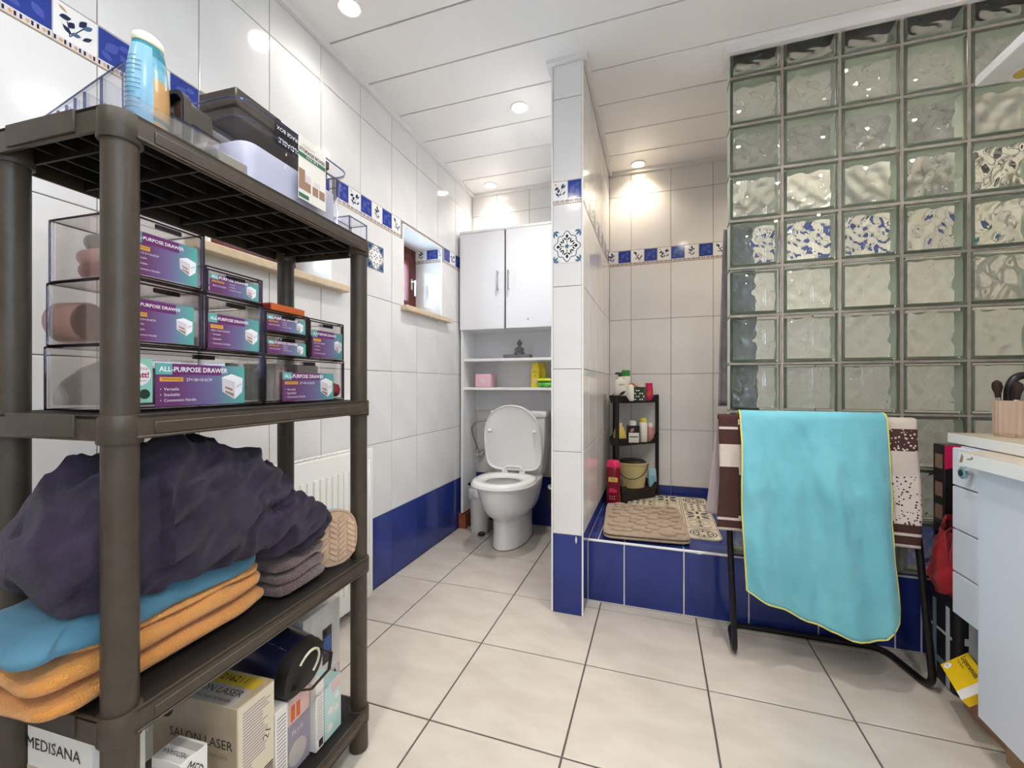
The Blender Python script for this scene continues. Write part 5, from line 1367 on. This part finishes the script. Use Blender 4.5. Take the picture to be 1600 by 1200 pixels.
tr_ = thing('acrylic_tray', 'clear acrylic tray holding the lotion bottle at the top shelf edge', 'tray', L(.088, .003, Z4), SROT)
b = MB(); b.box((-.03, -.03, 0), (.03, .045, .002)); b.prism([(-.03, 0), (.03, 0), (.03, .03), (-.03, .07)], .043, .0452, mx=Matrix(((1, 0, 0, 0), (0, 0, 1, 0), (0, 1, 0, 0), (0, 0, 0, 1)))); b.box((.028, -.03, 0), (.03, .045, .03)); b.build('body', 'acrylic', tr_, smooth=False)
b = MB(); b.tube([(.03, -.03, .03), (.03, .045, .03), (-.03, .045, .07)], .0014, 6); b.build('bright_edges', 'acrylic_edge_light', tr_)
lot = thing('lotion_bottle', 'blue and sand coloured sun lotion bottle with cream cap on the top shelf', 'bottle', L(.080, .0625, Z4 + .0025), SROT); lot.scale = (1.05, 1.0, 1.0)
P0 = ((.0, .021), (.012, .0255), (.05, .0285), (.09, .029), (.13, .0265), (.160, .0225), (.170, .020))
def bring(z, r_): return [(r_ * .72 * math.cos(a), r_ * 1.12 * math.sin(a), z) for a in [2 * PI * k / 32 for k in range(32)]]
b = MB(); zz = [.170 * k / 24 for k in range(25)]
def rad_at(z): return interp(z, P0)
rings = [bring(z, rad_at(z)) for z in zz]
for k in range(24):
    b.loft([rings[k], rings[k + 1]], 0, k == 0, k == 23)
# colour zones: sand below, teal ring, sea above; blue text panel on the far half
fm = []
b.m = []
for f in b.f:
    c = [sum(b.v[i][q] for i in f) / len(f) for q in range(3)]
    if c[1] < -.004: mm = 0 if c[2] < .163 else 2
    elif .040 < c[2] < .050 or c[2] > .150: mm = 2
    elif c[2] > .112: mm = 3
    else: mm = 1
    b.m.append(mm)
b.build('body', ['lotion_blue', 'lotion_sand', 'lotion_teal', 'lotion_sea'], lot, angle=60)
MB().loft([bring(.170, .0205), bring(.173, .0215), bring(.182, .0205), bring(.188, .015)], 0).build('cap', 'cap_cream', lot)
b = MB()
for k in range(13):
    z = .045 + .0078 * k; r_ = rad_at(z) + .0004
    b.tube([(r_ * .72 * math.cos(a), r_ * 1.12 * math.sin(a), z) for a in [R(-105) + R(62 if k % 4 else 45) * i / 10 for i in range(11)]], .0004, 4)
b.build('small_print', 'lotion_teal', lot, smooth=False)
blk = thing('black_bin', 'open black plastic bin lying on its side on the top shelf', 'bin', L(.164, .110, Z4), SROT)
b = MB(); P1 = rrect(-.075, .0, .075, .128, .022); P2 = rrect(-.068, .006, .068, .121, .018)
def xz(P_, y): return [(x, y, z) for x, z in P_]
b.loft([xz(P1, -.045), xz(P1, -.032), xz(rrect(-.07, .002, .07, .122, .02), -.030), xz(rrect(-.066, .002, .066, .118, .02), .016), xz(rrect(-.055, .006, .055, .11, .02), .018)], 0, False, True); b.loft([xz(P1, -.045), xz(P2, -.045), xz(rrect(-.058, .01, .058, .11, .016), .012)], 1, False, True)
b.build('body', ['crate_dark', 'item_black'], blk, angle=40)
b = MB(); b.tube([(.045, -.047, .03), (.06, -.047, .045), (.064, -.047, .075), (.05, -.047, .085), (.02, -.047, .082)], .0014, 6); b.build('wire_loop', 'acrylic_edge_light', blk)
gb_ = tag(MB().box((-.018, -.042, 0), (.018, .042, .020), ch=.002).build('grey_case', 'silver_grey', None, L(.155, -.004, Z4), (0, 0, SROT)), 'flat silver grey case at the front edge of the top shelf', 'case')
cr = thing('folding_crate', 'dark folded crate with upside-down white lettering lying on the clear storage boxes', 'crate', L(.378, .102, Z4 + .1535), SROT)
b = MB(); b.box((-.046, -.138, 0), (.046, .138, .024), ch=.003); b.build('folded_body', 'crate_dark', cr)
for y0, y1, z0, z1 in ((-.142, -.02, .022, .060), (-.02, .09, .022, .052), (.09, .142, .022, .044)): MB().box((-.050, y0 + .001, z0), (.050, y1 - .001, z1), ch=.003).build('rim_segment', 'crate_dark', cr)
q = MB().box((.0502, -.042, -.004), (.0512, .050, .0535)).build('label', 'print_black', cr, smooth=False)
text(q, 'FOLDABLE', .016, (.0518, .004, .010), 'print_white', '+x', spin=PI); text(q, 'STORAGE BOX', .0125, (.0518, .004, .036), 'print_white', '+x', spin=PI)
cb_ = thing('storage_box', 'clear storage boxes nested with a STORAGE BOXES card on the top shelf', 'storage box', L(.349, .055, Z4), SROT)
b = MB(); P1 = rrect(-.062, -.145, .058, .145, .025); P2 = rrect(-.068, -.153, .064, .153, .03)
b.loft([[(x, y, 0) for x, y in P1], [(x, y, .138) for x, y in P2], [(x, y, .143) for x, y in rrect(-.074, -.164, .070, .164, .032)], [(x, y, .150) for x, y in rrect(-.074, -.164, .070, .164, .032)]], 0, True, False)
b.build('body', 'acrylic', cb_, angle=40)
b = MB(); b.tube([(x, y, .150) for x, y in rrect(-.074, -.164, .070, .164, .032)], .002, 6, closed=True); b.tube([(x, y, .12) for x, y in rrect(-.067, -.157, .063, .157, .03)], .0012, 6, closed=True); b.tube([(x, y, .002) for x, y in P1], .0016, 6, closed=True); b.build('bright_rim', 'acrylic_edge_light', cb_)
b = MB(); b.loft([[(x * .93, y * .93, .012) for x, y in P1], [(x * .93, y * .93, .085) for x, y in P1]], 0, True, True); b.build('inner_box', 'frosted_lilac', cb_, angle=40)
q = MB().box((.071, -.018, .018), (.0725, .068, .158)).build('card', 'card_white', cb_, smooth=False)
text(q, 'STORAGE BOXES', .0105, (.0732, .023, .128), 'print_dark', '+x', bold=.0003); text(q, 'TRANSPARENT', .006, (.0732, .012, .139), 'print_grey', '+x')
k = MB(); k.box((.0725, -.020, .112), (.073, .066, .121)); k.build('green_band', 'item_green', q, smooth=False); text(q, 'PACK OF 4', .0075, (.0734, .022, .1165), 'print_white', '+x')
k = MB()
for yy, za, zb, m_ in ((-.018, .04, .085, 1), (.0, .04, .06, 1), (.024, .04, .06, 1), (.046, .04, .06, 1), (-.0, .064, .076, 0), (.03, .064, .072, 0)): k.box((.0725, yy, za), (.0731, yy + .018, zb), m_)
k.build('shelf_picture', ['print_pale', 'chip_brown'], q, smooth=False)
k = MB(); k.box((.0725, -.018, .022), (.0731, .012, .031)); k.build('green_pill', 'item_green', q, smooth=False)
sb = thing('clear_box', 'small clear open tray at the far end of the top shelf', 'tray', L(.548, .010, Z4), SROT)
b = MB(); panel_box(b, .075, .05, .045); b.build('body', 'acrylic', sb, smooth=False); b = MB(); edges(b, .075, .05, .045, .0012); b.build('bright_edges', 'acrylic_edge_light', sb, smooth=False)
item('pink_insert', 'pale pink card inside the clear boxes of the top shelf', 'card', .375, .03, Z4 + .013, MB().box((-.025, -.04, 0), (.025, .04, .045), ch=.002), 'skin_pink')
cf_ = thing('plastic_wrapper', 'crumpled clear plastic wrapper at the far corner of the top shelf', 'wrapper', L(.565, .085, Z4 + .001), SROT)
b = MB(); random.seed(5)
def crumple(u, v):
    a = 2 * PI * u; ph = PI * v / 2; r_ = 1 + .55 * fbm((math.cos(a) * 2, math.sin(a) * 2, v * 3), 1.3, 6)
    return (.05 * r_ * math.cos(a) * math.cos(ph), .035 * r_ * math.sin(a) * math.cos(ph), .003 + .034 * abs(r_) * math.sin(ph))
b.grid(crumple, 36, 10); b.build('film', 'acrylic', cf_, smooth=False)

# ================================================================== vanity side
van = thing('vanity_cabinet', 'white vanity cabinet with chipped beige worktop edge', 'vanity', (.82, 1.50, 0))
def vb(a, c): return ((a[0] - .82, a[1] - 1.50, a[2]), (c[0] - .82, c[1] - 1.50, c[2]))
MB().box(*vb((.838, .62, .10), (XR - .004, 1.50, .776)), ch=.002).build('body', 'vanity_white', van)
MB().box(*vb((.822, 1.04, .102), (.837, 1.499, .772)), ch=.002).build('door', 'vanity_white', van); MB().box(*vb((.822, .625, .102), (.837, 1.036, .772)), ch=.002).build('door', 'vanity_white', van)
MB().box(*vb((.875, .64, 0), (XR - .01, 1.49, .10))).build('kick_board', 'kick_wood', van, smooth=False)
b = MB(); b.prism([(-.026, .022), (-.026, -.88), (.596, -.88), (.596, .06), (.06, .06)], .777, .812); b.build('worktop', 'vanity_edge', van)
b = MB(); b.prism([(-.024, .020), (-.024, -.879), (.595, -.879), (.595, .058), (.06, .058)], .812, .8135); b.build('worktop_surface', 'counter_top', van, smooth=False)
b = MB(); b.prism([(0, 0), (.012, .003), (.016, .018), (.010, .026), (.004, .012)], 0, .0006, mx=Matrix.Translation((-.0264, .018, .783)) @ Matrix.Rotation(-PI / 2, 4, 'Z') @ Matrix.Rotation(PI / 2, 4, 'X')); b.prism([(0, 0), (.02, .003), (.024, .009), (.02, .012), (.016, .006), (.002, .004)], 0, .0006, mx=Matrix.Translation((-.0264, -.012, .795)) @ Matrix.Rotation(-PI / 2, 4, 'Z') @ Matrix.Rotation(PI / 2, 4, 'X')); b.build('edge_chips', 'chip_brown', van, smooth=False)
dv = thing('drawer_cabinet', 'white drawer cabinet with round knob under the higher worktop', 'cabinet', (.85, 1.505, 0))
def dbx(a, c): return ((a[0] - .85, a[1] - 1.505, a[2]), (c[0] - .85, c[1] - 1.505, c[2]))
MB().box(*dbx((.872, 1.508, .305), (XR - .004, 1.662, .812)), ch=.001).build('body', 'vanity_white', dv)
for k, (z0, z1_) in enumerate(((.309, .433), (.437, .562), (.566, .692), (.696, .808))):
    q = MB().box(*dbx((.852, 1.508, z0), (.871, 1.662, z1_)), ch=.002).build('drawer', 'vanity_white', dv)
    if k == 3:
        kn = MB(); kn.lathe([(.006, 0), (.006, .012), (.017, .016), (.017, .024), (.011, .026)], seg=20, mx=Matrix.Translation((.002, 1.575 - 1.505, .745)) @ Matrix.Rotation(-PI / 2, 4, 'Y')); kn.lathe([(.010, .0245), (.010, .0265)], seg=16, m=1, mx=Matrix.Translation((.002, 1.575 - 1.505, .745)) @ Matrix.Rotation(-PI / 2, 4, 'Y')); kn.build('knob', ['chrome', 'item_black'], q)
MB().box(*dbx((.90, 1.505, .0), (XR - .005, 1.70, .085))).build('plinth', 'kick_wood', dv, smooth=False)
MB().box(*dbx((1.10, 1.508, .085), (XR - .005, 1.66, .305))).build('back_panel', 'void_shade', dv, smooth=False)  # shade of the open space under the drawers, put into the panel colour
MB().box(*dbx((.877, 1.14, .8155), (XR - .004, 1.735, .845)), ch=.0015).build('worktop', 'vanity_edge', dv); MB().box(*dbx((.879, 1.142, .845), (XR - .005, 1.733, .8462))).build('worktop_surface', 'counter_top', dv, smooth=False)
e1 = Vector((.70, -.17, .69)).normalized(); e2 = Vector((-.153, -.988, 0)); e2 = (e2 - e1 * e1.dot(e2)).normalized(); e3 = e2.cross(e1)
ypk = thing('medicine_box', 'yellow Loperamide medicine box lying tilted under the drawer cabinet', 'box', (.843, 1.703, .12))
ypk.rotation_euler = Matrix((e2, e1, e3)).transposed().to_euler()
MB().box((0, 0, -.022), (.165, .085, 0), ch=.001).build('carton', 'yellow_card', ypk); MB().box((.128, .0005, 0), (.1645, .0845, .0005)).build('white_end', 'card_white', ypk, smooth=False)
text(ypk, 'Loperamide', .021, (.010, .066, .0006), 'print_dark', '+z', 'LEFT', bold=.0003); text(ypk, '2 mg capsules', .008, (.012, .050, .0006), 'print_dark', '+z', 'LEFT')
q = MB(); q.lathe([(.011, 0), (.011, .0006)], c=(.018, .017, 0), seg=20); q.build('white_disc', 'print_white', ypk, smooth=False); text(ypk, 'EG', .009, (.018, .017, .0012), 'print_blue_flat', '+z')
cup = thing('brush_cup', 'ribbed pale wooden cup on the higher worktop', 'cup', (.992, 1.655, .847))
b = MB(); n = 72
def rib(r_, z): return [((r_ + .0012 * math.cos(12 * a * 2)) * math.cos(a), (r_ + .0012 * math.cos(24 * a)) * math.sin(a), z) for a in [2 * PI * k / n for k in range(n)]]
b.loft([rib(.040, 0), rib(.041, .006), rib(.043, .010), rib(.044, .105), rib(.040, .105), rib(.037, .012)], 0); b.build('body', 'cup_wood', cup, angle=20)
def brush(dx, dy, lean, hl_, m1, m2, label, z=.86):
    t = thing('makeup_brush', label, 'brush', (.992 + dx, 1.655 + dy, z), rot=(lean[0], lean[1], 0), group='brushes in the wooden cup')
    MB().cyl((0, 0, 0), (0, 0, hl_), .004, .006, 10).build('handle', m1, t); MB().lathe([(.0065, hl_), (.007, hl_ + .012), (.012, hl_ + .03), (.010, hl_ + .045), (.002, hl_ + .052)], seg=12).build('bristles', m2, t)
brush(-.026, .008, (0, R(-4)), .10, 'chrome', 'hair_dark', 'silver handled makeup brush with dark bristles in the wooden cup')
brush(-.012, -.016, (R(3), R(2)), .095, 'shampoo_white', 'hair_dark', 'white handled makeup brush in the wooden cup')
brush(.018, -.012, (R(4), R(8)), .11, 'item_beige', 'skin_pink', 'beige handled makeup brush in the wooden cup')
ht = thing('hair_tool', 'black looped hair tool standing in the wooden cup', 'hair tool', (.997, 1.668, .86))
MB().tube(round_path([(-.012, 0, 0), (-.012, 0, .13), (.005, 0, .165), (.045, 0, .165), (.06, 0, .14)], .03), .011, 12).build('loop', 'item_black', ht)
pel = thing('light_pelmet', 'white light canopy with a switched-off recessed spot above the vanity', 'lamp', (.915, 1.69, 1.90))
MB().box((0, -1.0, 0), (XR - .915 - .003, 0, .035), ch=.012).build('canopy', 'melamine_edge', pel)
for (lx, ly) in ((.100, -.054), (.100, -.55)):
    MB().lathe([(.034, -.001), (.046, -.0012), (.046, -.004), (.036, -.004), (.034, -.001)], c=(lx, ly, 0), seg=28).build('spot_ring', 'melamine_edge', pel); MB().lathe([(.034, -.0008), (.034, -.002), (.001, -.0025)], c=(lx, ly, 0), seg=28).build('spot_lens', 'amber', pel)

# --- pile between vanity and glass blocks
tb = thing('tall_carton', 'tall black carton with pink corner behind the red bag', 'box', (.957, 1.908, 0))
MB().box((0, 0, 0), (.22, .066, .785), ch=.0015).build('carton', 'item_black', tb)
MB().prism([(0, .785), (.20, .785), (.05, .715), (0, .70)], 0, .0008, mx=Matrix.Translation((0, 0, 0)) @ Matrix.Rotation(PI / 2, 4, 'X')).build('pink_corner', 'hot_pink', tb, smooth=False); text(tb, 'Slim Fit', .018, (.06, -.0012, .755), 'print_white', '-y', spin=R(25))
for zz in (.70, .60, .52): MB().box((-.0008, .012, zz), (0, .052, zz + .05)).build('photo_print', 'chip_brown', tb, smooth=False); MB().box((-.0008, .02, .43), (0, .05, .47)).build('white_print', 'print_white', tb, smooth=False)
pb_ = thing('plaid_bag', 'black shopping bag with white and blue-grey plaid stripes on the floor', 'bag', (.905, 1.745, 0))
def bagf(k, z): return [(x, y, z) for x, y in rrect(.0 - .0 * k, .0, .22, .15, .02)]
b = MB(); b.loft([[(x + .01 * (z / .33) * (x - .11) * 2, y, z + (.03 * math.sin(x * 20) if z > .3 else 0)) for x, y in rrect(0, 0, .22, .15, .02)] for z in (.002, .01, .1, .2, .31)], 0, True, False); b.build('body', 'plaid_black', pb_, angle=50)
q = MB()
for zz, m_ in ((.285, 0), (.17, 1), (.06, 0)): q.box((.0 - .0012, .02, zz), (-.0002, .13, zz + .022), m_); q.box((.02, -.0012, zz), (.20, -.0002, zz + .022), m_)
for yy, m_ in ((.03, 1), (.1, 0)): q.box((-.0018, yy, .005), (-.0012, yy + .02, .30), m_)
for xx, m_ in ((.03, 1), (.09, 0), (.15, 1)): q.box((xx, -.0018, .005), (xx + .022, -.0012, .30), m_)
q.build('plaid_stripes', ['plaid_grey', 'plaid_white'], pb_, smooth=False)
rg = thing('red_bag', 'crumpled red fabric bag stuffed on top of the plaid bag', 'bag', (.995, 1.825, .30))
def redf(u, v):
    a = 2 * PI * u; z = .0 + .23 * v; k = 1.0 - .25 * v + .25 * math.sin(PI * v)
    p = Vector((math.cos(a), math.sin(a), v * 2)); f = 1 + .22 * fbm(p, 1.6, 4) + .06 * math.sin(a * 9 + v * 6)
    return (.098 * k * f * math.cos(a), .074 * k * f * math.sin(a), z + .025 * math.sin(a * 3 + 1) * v)
b = MB(); b.grid(redf, 72, 24); b.build('fabric', 'red_cloth', rg, angle=70)
b = MB(); b.tube(round_path([(-.085, -.03, .15), (-.09, -.03, .22), (-.06, -.04, .235), (-.03, -.05, .19), (-.04, -.06, .12)], .03), .012, 8, flat=.3); b.build('handle', 'red_cloth', rg)
